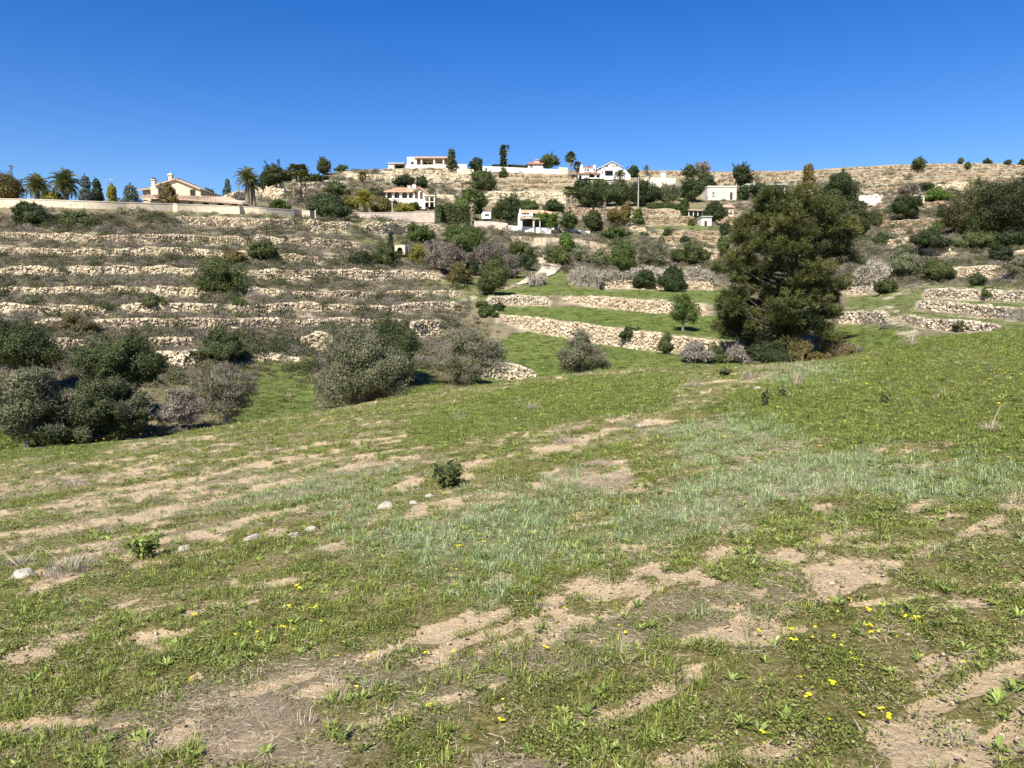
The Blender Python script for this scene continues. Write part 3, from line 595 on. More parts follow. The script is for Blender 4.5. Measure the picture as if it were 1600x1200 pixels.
def build_field():
    cols = np.concatenate([np.arange(-1600, -560, 26.), np.arange(-560, 2161, 3.5), np.arange(2170, 3201, 26.)]); nr = 250
    ye = edge(cols); PYb = np.where(True, 1420, 0)
    t = np.linspace(0, 1, nr)
    PY = PYb - (PYb - ye[:, None]) * t[None]; PX = np.repeat(cols[:, None], nr, 1)
    a, b = ray(PX, PY); Y = fieldY(PX, PY); X = a * Y
    V = np.stack([X, Y, zf(X, Y)], -1)
    soil, silver, lush, dry, mul = field_masks(X, Y)
    V[..., 2] -= 0.025 * soil * sstep(25, 8, Y)
    # bank down to the valley
    ext = []; last = V[:, -1]
    for d, dz in ((0.5, -0.10), (1.2, -0.45), (2.5, -1.5), (5.0, -4.0), (9.0, -8.0)):
        e = last.copy(); s = (last[:, 1] + d) / last[:, 1]; e[:, 0] *= s; e[:, 1] += d; e[:, 2] += dz + FB * d * 0.5; ext.append(e)
    # and back behind the viewer
    bk = []; first = V[:, 0]
    for d in (40.0, 3.0):
        e = first.copy(); e[:, 0] *= (1 + d); e[:, 1] = first[:, 1] - d; e[:, 2] = FA * e[:, 0] * (0.2 if d > 10 else 1) + FB * e[:, 1]; bk.append(e)
    bk[1][:, 0] = first[:, 0] * 2
    bk[1][:, 2] = FA * bk[1][:, 0] + FB * bk[1][:, 1]
    V = np.concatenate([np.stack(bk, 1), V, np.stack(ext, 1)], 1)
    pad = lambda q: np.concatenate([np.repeat(q[:, :1], 2, 1), q, np.repeat(q[:, -1:], 5, 1)], 1)
    o = grid_mesh('field', V, {'soil': pad(soil), 'silver': pad(silver), 'lush': pad(lush), 'dry': pad(dry), 'mulch': pad(mul)}, M['field']); tag(o, kind='structure')
build_field()

M['path'] = surf_mat('path_gravel', (0.42, 0.35, 0.25), (0.62, 0.54, 0.41), 0.8, 0.95, 0.4, 5)
def ribbon(name, pts, widths, lift=0.10):
    pts = np.array(pts, float); k = np.linspace(0, len(pts) - 1, 60); px = np.interp(k, range(len(pts)), pts[:, 0]); py = np.interp(k, range(len(pts)), pts[:, 1]); w = np.interp(k, range(len(pts)), widths)
    C = far(px, py); d = np.gradient(C, axis=0)[:, :2]; nrm = np.stack([-d[:, 1], d[:, 0]], -1); nrm /= np.linalg.norm(nrm, axis=1)[:, None] + 1e-9
    rows = []
    for s in np.linspace(-1, 1, 7):
        Q = C.copy(); Q[:, :2] += nrm * (s * w * (1 + 0.25 * (vn(k * 0.9, k * 0 + s, 3) - 0.5)))[:, None]; qx, qy = proj(Q[:, 0], Q[:, 1], Q[:, 2])
        Q = P(qx, qy, Dq(qx, np.clip(qy, 245, 750)) * 0.996); Q[:, 2] += lift * (1 - 0.6 * abs(s) ** 3); rows.append(Q)
    V = np.stack(rows, 0); return grid_mesh(name, V, {}, M['path'])
tag(ribbon('path', *PATHPX, lift=0.12), kind='structure')

# ------------------------------------------------------------------ stone walls
BOXV = np.array([(x, y, z) for z in (-.5, .5) for y in (-.5, .5) for x in (-.5, .5)])
BOXF = np.array([(0, 2, 3, 1), (4, 5, 7, 6), (0, 1, 5, 4), (2, 6, 7, 3), (0, 4, 6, 2), (1, 3, 7, 5)])
def stones(mb, C, size, rng, tint=None, flat=0.7):
    n = len(C)
    if n == 0: return
    s = size * rng.uniform(0.55, 1.35, (n, 1, 1)) * np.array([1.25, 1.0, flat]) * rng.uniform(0.75, 1.25, (n, 1, 3))
    v = (BOXV[None] + rng.uniform(-0.17, 0.17, (n, 8, 3))) * s
    a = rng.uniform(-0.6, 0.6, n) + rng.integers(0, 2, n) * 1.57; c, d = np.cos(a)[:, None], np.sin(a)[:, None]
    x = v[..., 0] * c - v[..., 1] * d; y = v[..., 0] * d + v[..., 1] * c
    t = rng.uniform(-0.3, 0.3, n)[:, None]; z = v[..., 2] + t * x; x = x - t * v[..., 2]
    v = np.stack([x, y, z], -1) + C[:, None]
    f = (BOXF[None] + (np.arange(n) * 8)[:, None, None]).reshape(-1, 4)
    tn = np.repeat(rng.uniform(0, 1, n) if tint is None else tint, 8)
    mb.add(v, f, tn)
WK = {'dry': 'drystone', 'pale': 'palestone', 'grey': 'greystone', 'mortar': 'drystone'}
def terrace_wall(label, kd, pl, seed):
    skin = M['tanstone'] if kd == 'dry' and pl[0][1] < 395 and pl[0][0] > 560 else M[WK[kd]]
    rng = np.random.default_rng(seed); p = np.array(pl, float)
    n = max(14, int((p[-1, 0] - p[0, 0]) / 2.5)); xs = np.linspace(p[0, 0], p[-1, 0], n)
    yt = np.interp(xs, p[:, 0], p[:, 1]); h = np.interp(xs, p[:, 0], p[:, 2]) * (.84 if p[0, 0] < 560 and p[0, 1] > 355 and p[0, 1] < 520 else 1)
    D = Dq(xs, yt + h / 2); base = far(xs, yt + h); B = P(xs, yt + h + 1.0, D); T = P(xs, yt, D)
    dz = (base[:, 2] - B[:, 2]); B[:, 2] += dz - 0.25; T[:, 2] += dz
    L = np.r_[0, np.cumsum(np.linalg.norm(np.diff(B[:, :2], axis=0), axis=1))]
    rag = {'dry': 0.08, 'grey': 0.13, 'pale': 0.20, 'mortar': 0.03}[kd]
    hh = T[:, 2] - B[:, 2]
    T[:, 2] += (fbm(L / 1.3, L * 0, seed, 3) - 0.46) * 2 * rag * hh
    if kd == 'pale': B[:, 1] -= (fbm(L / 1.7, L * 0 + 9, seed, 3)) * 0.6
    e = sstep(0, 0.05, np.minimum(L, L[-1] - L) / (L[-1] + 1e-6)) * 0.55 + 0.45; T[:, 2] = B[:, 2] + (T[:, 2] - B[:, 2]) * e
    # core: front face, top, back; broken up so that it reads as packed earth and rubble
    rows = []
    for k, w in enumerate((0, 0.25, 0.5, 0.75, 1.0)):
        Q = B * (1 - w) + T * w; Q[:, 1] -= 0.10 + (fbm(L / 0.8, L * 0 + w * 5, seed + 3, 3) - 0.5) * (0.45 if kd == 'pale' else 0.14) - 0.10 * w; rows.append(Q)
    Q = T.copy(); Q[:, 1] += 0.5; rows.append(Q); Q = Q.copy(); Q[:, 2] -= hh + 0.3; rows.append(Q)
    V = np.stack(rows, 0); a, b = V.shape[:2]
    i = np.arange(a - 1)[:, None] * b; j = np.arange(b - 1)[None]; f = np.stack([i + j, i + j + 1, i + b + j + 1, i + b + j], -1).reshape(-1, 4)
    org = B[n // 2].copy(); mb = MB(); mb.add(V - org, f, np.tile(rng.uniform(0.2, 0.7, b), a))
    w = mb.build('terrace_wall', skin, None, False, org); tag(w, label, 'wall', 'stone terrace walls on the valley slopes', 'thing')
    if kd != 'mortar':
        px = float(np.mean(D)) / F; size = max(0.15, 1.9 * px) * (0.92 if kd == 'pale' else 1.0)
        C = []; dens = 0.85 if kd != 'pale' else 0.5
        step = size * 1.05; nu = int(L[-1] / step) + 1
        for q in range(nu):
            u = min(L[-1], (q + rng.uniform(-0.3, 0.3)) * step); bb = np.array([np.interp(u, L, B[:, k]) for k in range(3)]); tt = np.array([np.interp(u, L, T[:, k]) for k in range(3)])
            hq = tt[2] - bb[2]; nv = max(1, int(round((hq) / (size * 0.62))))
            for r in range(nv):
                if rng.random() > dens: continue
                w_ = (r + 0.5 + rng.uniform(-0.2, 0.2)) / nv; c = bb * (1 - w_) + tt * w_; c[1] -= 0.12 + rng.uniform(0, 0.12); C.append(c)
            if rng.random() < 0.35:
                c = bb.copy(); c[1] -= rng.uniform(0.3, 1.2); c[2] += 0.22; C.append(c)
        C = np.array(C)
        sb = MB(); stones(sb, C - org, size, rng); tag(sb.build('stones', skin, w), kind='stuff')
    return w
for k, (lab, kd, pl) in enumerate(WALLS): terrace_wall(lab, kd, pl, 100 + k)

def boundary_wall(name, label, pl, mat, thick=0.4, cope=None, Yoff=0.0, Yabs=None, foot=0.6, cat='wall', group=None):
    """free standing garden wall along a sighted line"""
    p = np.array(pl, float); n = max(4, int((p[-1, 0] - p[0, 0]) / 6)); xs = np.linspace(p[0, 0], p[-1, 0], n); yt = np.interp(xs, p[:, 0], p[:, 1]); h = np.interp(xs, p[:, 0], p[:, 2])
    D = (Dq(xs, yt + h) if Yabs is None else np.interp(xs, p[:, 0], np.broadcast_to(Yabs, len(p)))) + Yoff
    B = P(xs, yt + h, D); T = P(xs, yt, D); B[:, 2] -= foot; org = B[n // 2].copy()
    q = np.array([0, thick, 0]); prof = [B, T, T + q, B + q]; V = np.stack(prof, 0) - org; mb = MB(); b = n
    i = np.arange(4)[:, None]; j = np.arange(b - 1)[None]; i2 = (i + 1) % 4
    mb.add(V, np.stack([i * b + j, i * b + j + 1, i2 * b + j + 1, i2 * b + j], -1).reshape(-1, 4)); mb.f.append(np.array([(0, b, 2 * b, 3 * b), (b - 1, 4 * b - 1, 3 * b - 1, 2 * b - 1)]))
    o = mb.build(name, mat, None, False, org); tag(o, label, cat, group, 'thing')
    if cope:
        c = MB(); z = np.array([0, 0, 0.1]); f_ = np.array([0, -0.06, 0]); bk = np.array([0, thick + 0.06, 0])
        V = np.stack([T + f_ + z * 0.03, T + f_ + z, T + bk + z, T + bk + z * 0.03], 0) - org
        c.add(V, np.stack([i * b + j, i * b + j + 1, i2 * b + j + 1, i2 * b + j], -1).reshape(-1, 4)); c.f.append(np.array([(0, b, 2 * b, 3 * b), (b - 1, 4 * b - 1, 3 * b - 1, 2 * b - 1)]))
        c.build('coping', cope, o)
    return o
boundary_wall('boundary_wall', 'long pinkish stone boundary wall in front of the estate house and palms', ESTATE_WALL, M['estate'], 0.5, M['beige'])
boundary_wall('boundary_wall', 'pink stone boundary wall below the arched villa, right of the dark gate', ESTATE_WALL2, M['pinkwall'], 0.5, M['beige'], Yabs=[137, 139, 141, 142])
boundary_wall('garden_wall', 'pinkish garden wall with a white end beside the tall hedge', [(741,346,9),(770,347,9.5),(793,350,10)], M['pinkwall'], 0.4, M['white'])
boundary_wall('garden_wall', 'white garden wall below the orange roofed house', [(794,352,8),(830,354.5,8.5),(861,357,8.5)], M['white'], 0.35)
boundary_wall('garden_wall', 'white garden wall right of the gate pillars', [(873,357.5,7),(900,359,6.5),(922,361,5)], M['white'], 0.35)
boundary_wall('garden_wall', 'long white wall along the hilltop garden', [(754,259.5,5),(790,261,6),(830,263,6.5),(873,264.5,6)], M['white'], 0.4, None, Yabs=258)
boundary_wall('garden_wall', 'tan stone pier ending the long white hilltop wall', [(873,261,11),(887,262,11)], M['estate'], 1.5, None, Yabs=257)
boundary_wall('retaining_wall', 'tall smooth cream retaining wall beside the white houses', [(1007,277.5,17),(1030,277.5,19),(1056,278,18)], M['beige'], 1.0, None, Yabs=238, foot=2)
for k, (x, lab) in enumerate(((863,'white gate pillar nearest the orange roofed house'),(870,'white gate pillar next to the green tree'))):
    B = P(x, 366, Dq(x, 362) - 0.6); s = B[1] / F; mb = MB(); mb.box(-2.2 * s, 2.2 * s, -.35, .35, -.3, 12 * s); o = mb.build('gate_pillar', M['white'], None, False, B); tag(o, lab, 'gate pillar', 'white gate pillars')
    MB().box(-2.8 * s, 2.8 * s, -.45, .45, 12 * s + .003, 13.4 * s).build('pillar_cap', M['white'], o)

# ------------------------------------------------------------------ plants
def unit(v): return v / (np.linalg.norm(v, axis=-1, keepdims=True) + 1e-9)
def leaves(mb, C, Nrm, ln, wd, rng, tint, jit=0.9):
    """diamond leaves at C; normals scatter about Nrm"""
    n = len(C); nr = unit(Nrm + rng.normal(0, jit, (n, 3))); t = unit(np.cross(nr, rng.normal(0, 1, (n, 3)))); b = np.cross(nr, t)
    l = (ln * rng.uniform(0.6, 1.4, n))[:, None]; w = (wd * rng.uniform(0.7, 1.3, n))[:, None]
    v = np.stack([C - t * l * .5, C + b * w * .5, C + t * l * .5, C - b * w * .5], 1)
    mb.add(v, np.arange(4 * n).reshape(-1, 4), np.repeat(np.clip(tint, 0, 1), 4))
def needles(mb, C, Dn, ln, wd, rng, tint, jit=0.5):
    n = len(C); d = unit(Dn + rng.normal(0, jit, (n, 3))); s = unit(np.cross(d, rng.normal(0, 1, (n, 3)))) * wd * .5
    l = (ln * rng.uniform(0.6, 1.3, n))[:, None]
    v = np.stack([C - s, C + s, C + d * l], 1); mb.add(v, np.arange(3 * n).reshape(-1, 3), np.repeat(np.clip(tint, 0, 1), 3))
def clump_centres(rng, n, w, d, h, shape):
    if shape in ('ball', 'dome'):
        # several overlapping boughs of different size, not one ball
        nl = int(rng.integers(5, 9)); lc = unit(rng.normal(0, 1, (nl, 3))) * rng.uniform(0.50, 0.85, (nl, 1)); lr = rng.uniform(0.22, 0.46, nl)
        lc[0] = (rng.uniform(-.15, .15), 0, 0.45); lr[0] = 0.5
        lc[1] = (-0.52, rng.uniform(-.3, .2), rng.uniform(-.35, .2)); lc[2] = (0.52, rng.uniform(-.3, .2), rng.uniform(-.35, .2))
        lc = np.r_[lc, [[0, 0, -.1]]]; lr = np.r_[lr, .60]; nl += 1
        if shape == 'dome': lc[:, 2] = np.maximum(lc[:, 2], -0.5 + 0.0 * lr)
        k = rng.choice(nl, n * 3, p=lr ** 2 / (lr ** 2).sum()); q = lc[k] + unit(rng.normal(0, 1, (n * 3, 3))) * (rng.random((n * 3, 1)) ** 0.42) * lr[k][:, None]
        if shape == 'dome': q[:, 2] = np.clip(q[:, 2], -1, 1)
        mx = np.abs(q).max(0); q = q / np.array([mx[0], mx[1], 1.0]); q[:, 2] = (q[:, 2] - q[:, 2].min()) / (np.ptp(q[:, 2]) + 1e-6) * 2 - 1
        if shape == 'dome': q[:, :2] *= (1 + 0.12 * (q[:, 2:3] < -0.3))
    elif shape == 'cone':
        z = rng.random(n * 3) ** 1.3; r = (1 - z) ** 0.85 * np.sqrt(rng.random(n * 3)) ; a = rng.random(n * 3) * 6.283; q = np.stack([r * np.cos(a), r * np.sin(a), z * 2 - 1], -1)
    elif shape == 'column':
        z = rng.random(n * 3); r = np.minimum(1, (1.02 - z) * 5) ** 0.6 * np.sqrt(rng.random(n * 3)) * np.minimum(1, 0.55 + z * 2); a = rng.random(n * 3) * 6.283; q = np.stack([r * np.cos(a), r * np.sin(a), z * 2 - 1], -1)
    q = q[:n] * 0.94
    return q * np.array([w / 2, d / 2, h / 2]) + np.array([0, 0, h / 2])
def twig_limbs(mb, base, targets, r0, rng, n=5, bend=0.15):
    for t in targets:
        m = (base + t) / 2 + rng.normal(0, bend, 3) * np.linalg.norm(t - base) * 0.6
        k = np.linspace(0, 1, 5)[:, None]; pts = (1 - k) ** 2 * base + 2 * k * (1 - k) * m + k ** 2 * t
        mb.tube(pts, r0 * np.linspace(1, 0.18, 5), n, rng.uniform(0.3, 0.7), False)
CATN = {'bush': ('shrub', 'shrub'), 'tree': ('tree', 'tree')}
def plant(name, label, cat, px, py, wpx, hpx, mat='green', shape='ball', trunk=0.0, dens=1.0, leaf=1.0, Y=None, group=None, depth=1.0, twig=None, bark='bark', lean=0.0, seed=None, clump=0.23, gaps=0.88, z0=None, sub=1.0):
    """tree or shrub rooted at photograph point (px, py), crown wpx wide and hpx tall there (whole height), trunk = bare share of height"""
    rng = np.random.default_rng(int(px * 7 + py * 131) if seed is None else seed)
    B = far(px, py) if Y is None else P(px, py, float(Y))
    if z0 is not None: B[2] = z0
    s = B[1] / F; w = wpx * s; h = hpx * s; hc = h * (1 - trunk); root = empty(name, (B[0], B[1], B[2] - 0.06)); tag(root, label, cat, group)
    pxm = B[1] / 739.0                                                # metres per pixel of the picture
    d = w * depth; cr = clump * min(w, hc, d) * (1.15 if shape == 'ball' else 1.0)
    area = 3.14 * (w * hc + d * hc + w * d) / 3; nc = int(np.clip(2.3 * area / (cr * cr * 3.14), 9, 110)); C = clump_centres(rng, nc, w - cr * .9, d - cr * .9, hc - cr * .9, shape) + np.array([lean * w, 0, h - hc + cr * 0.35])
    ll = max(0.10 * leaf, 1.55 * pxm * leaf); lw = ll * 0.5
    per = int(np.clip(dens * 3.0 * (4 * 3.14 * cr * cr) / (ll * lw) * 0.42, 20, 900))
    mb = MB(); ctr = np.array([lean * w, 0, h - hc * 0.6])
    keep = rng.random(nc) < gaps
    for c in C[keep]:
        q = unit(rng.normal(0, 1, (per, 3))); q[:, 2] *= 0.8; rr = rng.random((per, 1)) ** 0.35
        pts = c + q * rr * cr * rng.uniform(0.6, 1.3)
        out = unit(unit(pts - ctr) * 0.6 + q); tn = np.clip(rng.normal(0.5, 0.16) + rng.normal(0, 0.16, per), 0, 1)
        leaves(mb, pts, out, ll, lw, rng, tn, 0.55)
    for c in C[rng.random(nc) < 0.6]:
        # shoots that stick out of the outline
        o_ = unit(unit(c - ctr) + rng.normal(0, .45, 3) + np.array([0, 0, .35])); k_ = max(8, per // 7); u = rng.random((k_, 1)) * rng.uniform(.9, 1.7)
        leaves(mb, c + o_ * u * cr * 1.05 + rng.normal(0, cr * .10, (k_, 3)), np.tile(o_, (k_, 1)), ll, lw, rng, np.clip(rng.normal(.55, .2, k_), 0, 1), .9)
    nm = 'crown' if trunk > 0.05 else 'foliage'
    mb.build(nm, M[mat], root)
    br = MB(); top = np.array([lean * w * .6, 0, max(h - hc, h * 0.12)])
    tr = max(0.035 * h ** 0.9, 0.03)
    br.tube(np.array([(0, 0, -0.25), (lean * w * .2, 0, top[2] * 0.5), tuple(top)]), [tr * 1.25, tr, tr * 0.85], 7)
    idx = rng.permutation(nc)[:min(10, nc)]; twig_limbs(br, top, C[idx], tr * 0.55, rng)
    br.build('trunk' if trunk > 0.05 else 'stem', M[bark], root)
    if twig:
        tb = MB(); nt_ = int(per * nc * 0.30 * sub); ci = rng.integers(0, nc, nt_); q = unit(rng.normal(0, 1, (nt_, 3))); q[:, 2] = np.abs(q[:, 2]) * 0.8
        pts = C[ci] + q * rng.random((nt_, 1)) * cr * 0.75
        needles(tb, pts, q * .8 + unit(pts - np.array([0, 0, h * 0.1])) * .5 + np.array([0, 0, .25]), max(0.24, 3.2 * pxm), max(0.02, 0.42 * pxm), rng, rng.random(nt_), 0.45); tb.build('twigs', M[twig], root)
    return root

def frond_mesh(name, mat, fan=False, droop=0.75, nl=17):
    """one palm leaf of unit length along +X, arching down"""
    mb = MB(); rng = np.random.default_rng(len(name) + nl)
    if not fan:
        k = np.linspace(0, 1, 12); z = 0.34 * np.sin(k * 2.0) - droop * 0.55 * k ** 2.2; sp = np.stack([k * (1 - 0.18 * droop * k), k * 0, z], -1)
        mb.tube(sp, np.linspace(0.022, 0.004, 12), 4, 0.35, False)
        for i in np.linspace(0.12, 0.99, nl):
            c = np.array([np.interp(i, k, sp[:, j]) for j in range(3)]); L = 0.30 * math.sin(math.pi * (0.18 + 0.78 * i)) + 0.05
            for sg in (-1, 1):
                d = np.array([0.55, sg * 0.80, -0.28 + 0.15 * rng.uniform(-1, 1)]); d /= np.linalg.norm(d); w = np.array([0.05, 0, 0.015])
                mb.add([c - w * .5, c + w * .5, c + d * L], [(0, 1, 2)], rng.uniform(0.25, 0.9))
    else:
        mb.tube(np.array([(0, 0, 0), (0.3, 0, 0.08), (0.55, 0, 0.08)]), [0.025, 0.018, 0.012], 4, 0.4, False); c = np.array([0.52, 0, 0.08])
        for a in np.linspace(-1.9, 1.9, 15):
            d = np.array([math.cos(a), math.sin(a), -0.1 - 0.25 * abs(math.cos(a))]); d /= np.linalg.norm(d); p_ = np.array([-math.sin(a), math.cos(a), 0]) * 0.06
            mb.add([c, c + d * 0.27 + p_, c + d * 0.5 - np.array([0, 0, 0.07]), c + d * 0.27 - p_], [(0, 1, 2, 3)], rng.uniform(0.2, 0.9))
    return mb.mesh(name, mat)
FROND = {'date': frond_mesh('frond', M['palm']), 'gold': frond_mesh('frond', M['palmgold']), 'fan': frond_mesh('frond', M['palm'], True), 'dead': frond_mesh('dead_frond', M['palmdead'], True), 'deaddate': frond_mesh('dead_frond', M['palmdead'], False, 1.3)}
def palm(label, px, py, crown_w, hpx, kind='date', skirt=0, Y=None, nf=30, dead=0, seed=0, z0=None):
    rng = np.random.default_rng(int(px * 3 + seed)); B = far(px, py) if Y is None else P(px, py, float(Y)); s = B[1] / F
    if z0 is not None: B[2] = z0
    r = crown_w * s * 0.55; H = hpx * s - r * 0.55; H = max(H, 0.4); root = empty('palm_tree', (B[0], B[1], B[2] - 0.1)); tag(root, label, 'palm', 'palms in the hillside gardens')
    tw = 0.42 if kind in ('date', 'gold') else 0.22; mb = MB(); k = np.linspace(0, 1, 9); lean = rng.uniform(-.25, .25)
    mb.tube(np.stack([lean * k ** 2, 0 * k, k * H], -1), tw * (1 - 0.25 * k) * (1 + 0.08 * (-1) ** np.arange(9)), 8); mb.build('trunk', M['palmbark'], root)
    top = (lean, 0, H)
    for i in range(nf):
        a = i * 2.39996 + rng.uniform(-.2, .2); u = (i + 0.5) / nf; pit = R(80) - u * R(132 if kind != 'fan' else 112) + rng.uniform(-.12, .12)
        link_mesh('frond', FROND['fan' if kind == 'fan' else kind], root, top, (0, -pit, a), (r * rng.uniform(.85, 1.1),) * 3)
    for i in range(dead):
        a = i * 2.39996; zz = H - skirt * s * (i / max(dead, 1)); link_mesh('dead_frond', FROND['dead' if kind == 'fan' else 'deaddate'], root, (lean, 0, zz), (0, R(62) + rng.uniform(-.15, .2), a), (r * rng.uniform(.6, .85),) * 3)
    return root

# ---- the tall pine
def big_pine():
    rng = np.random.default_rng(5); Yp = 46.5; B = P(1238, 549, Yp); s = Yp / F; root = empty('pine_tree', B); tag(root, 'tall bushy pine standing alone at the far edge of the meadow', 'pine tree')
    prof = [(545,1150,1312),(520,1120,1326),(500,1112,1322),(485,1098,1320),(465,1108,1326),(450,1132,1336),(435,1096,1348),(415,1108,1350),(395,1136,1348),(370,1134,1344),(345,1146,1334),(325,1160,1318),(305,1184,1290),(290,1205,1266),(280,1220,1252)]
    pf = np.array(prof, float)[::-1]; ht = lambda y: (549 - y) * s
    tm = MB(); k = np.linspace(0, 1, 10); tm.tube(np.stack([0.15 * np.sin(k * 5), 0.1 * np.cos(k * 4), k * 10.2 - 0.3], -1), np.linspace(0.26, 0.05, 10), 9); tm.build('trunk', M['bark'], root)
    mb = MB(); br = MB(); C = []
    for i in range(215):
        y = rng.uniform(316, 536); l, r = np.interp(y, pf[:, 0], pf[:, 1]), np.interp(y, pf[:, 0], pf[:, 2]); cx = (l + r) / 2; hw = (r - l) / 2 * s; a = rng.uniform(0, 6.283); rr = math.sqrt(rng.uniform(0.10, 1.0))
        ax = (cx - 1238) * s + math.cos(a) * rr * (hw - 0.95) - 0.25; ay = math.sin(a) * rr * max(0.9, (hw * 0.9 - 0.9)); C.append((ax, ay, ht(y) + rng.uniform(-.15, .15) - 0.3 * rr * 0))
    C = np.array(C)
    for c in C:
        rad = rng.uniform(0.55, 1.05); dist = math.hypot(c[0], c[1]); outd = np.array([c[0], c[1], 0.25 * dist + 0.3]); outd /= np.linalg.norm(outd) + 1e-6
        right = sstep(2.6, 4.2, c[0]); n = int(rad * rad * rng.uniform(1400, 1800) * (1 - 0.45 * right)); q = unit(rng.normal(0, 1, (n, 3))); q[:, 2] = np.where(q[:, 2] < -0.2, q[:, 2] * 0.3, q[:, 2])
        ns = int(rng.integers(12, 20)); sd_ = unit(rng.normal(0, 1, (ns, 3)) * np.array([1, 1, .42]) + outd * .75 + np.array([0, 0, .18])); si = rng.integers(0, ns, n); u = rng.random((n, 1)) ** .7
        pts = c + sd_[si] * u * rad * 1.05 + rng.normal(0, .075, (n, 3))
        tn = rng.normal(0.36 + 0.20 * rng.normal(), 0.15, n) + 0.32 * (pts[:, 2] - c[2]) / rad  # sunlit tops put into the colour: needles lighten upwards in each clump
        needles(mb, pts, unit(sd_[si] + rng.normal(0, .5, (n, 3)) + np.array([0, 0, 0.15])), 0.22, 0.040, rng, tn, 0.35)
        for d_ in sd_[:5]: br.tube(np.array([c, c + d_ * rad * .5, c + d_ * rad * .95]), [.02, .014, .006], 4, .5, False)
        z0 = max(0.4, c[2] - dist * rng.uniform(0.15, 0.5)); st = np.array([0.0, 0, z0]); md = (st + c) / 2 + np.array([0, 0, -0.12 * dist]); kk = np.linspace(0, 1, 6)[:, None]
        br.tube((1 - kk) ** 2 * st + 2 * kk * (1 - kk) * md + kk ** 2 * c, np.linspace(0.055 + 0.01 * dist, 0.015, 6), 5, 0.5, False)
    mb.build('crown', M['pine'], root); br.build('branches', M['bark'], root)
big_pine()

# near trees along the lower edge of the meadow
plant('olive_tree','grey green olive tree with leaning trunks at the left edge of the meadow','tree',42,703,125,140,'olive','ball',0.17,1.0,0.9,Y=25,twig='twig',bark='barkgrey',lean=0.02,clump=0.17,gaps=0.9,sub=.5)
plant('carob_tree','dark leafy tree at the left edge behind the olive','tree',30,600,130,108,'carob','ball',0.06,1.1,0.9,Y=33,clump=0.18)
plant('evergreen_tree','dark round tree on a bare trunk rising behind the bushy olive','tree',184,648,134,134,'carob','ball',0.32,1.0,0.85,Y=30,clump=0.18,lean=0.08)
plant('olive_tree','bushy olive growing down to the grass with a dark hollow','tree',168,694,152,108,'carob','dome',0.0,1.05,0.85,Y=26,twig='twig',bark='barkgrey',clump=0.17,sub=.35,gaps=.9)
plant('bare_tree','grey leafless twiggy tree between the olives, right of the tan bank','tree',352,666,112,104,'olive','dome',0.05,0.10,0.8,Y=29,twig='twigpurple',bark='barkgrey',clump=0.18,gaps=.8,sub=3.0)
plant('dry_shrub','added tan thicket standing in for the sunlit bank between the bushy olive and the leafless tree','shrub',282,664,66,62,'reed','dome',0.0,0.35,0.7,Y=28.5,twig='reed',bark='barkgrey',clump=0.2,sub=1.6)  # added to cover the blue tree shade; stands for the sunlit bank
plant('olive_tree','largest grey green olive, broad and growing down to the grass','tree',558,646,168,150,'olive','dome',0.0,1.15,0.85,Y=33,twig='twig',bark='barkgrey',clump=0.16,sub=.35)
plant('evergreen_tree','dark green tree close behind the largest olive','tree',604,602,100,118,'carob','ball',0.0,1.0,0.85,Y=40,clump=0.19)
plant('bare_tree','wide grey half bare tree above the pale stone bank','tree',734,602,122,102,'olive','dome',0.0,0.18,0.8,Y=41,twig='twig',bark='barkgrey',clump=0.17,sub=1.7,gaps=.85)
plant('olive_tree','small grey olive bush alone on the green plot, right of the pale bank','tree',908,583,86,68,'olive','dome',0.0,0.55,0.8,Y=40,twig='twig',bark='barkgrey',clump=0.18,sub=.9)
plant('evergreen_shrub','dark round bush below the straight cream wall on the slope','shrub',345,560,92,48,'carob','dome',0.0,1.1,0.9,clump=0.19)
plant('fruit_tree','lone small dark tree with a bare trunk on the green terrace','tree',1067,517,56,62,'green','ball',0.24,0.55,0.9,twig=None,bark='barkgrey',clump=0.19,gaps=.8)

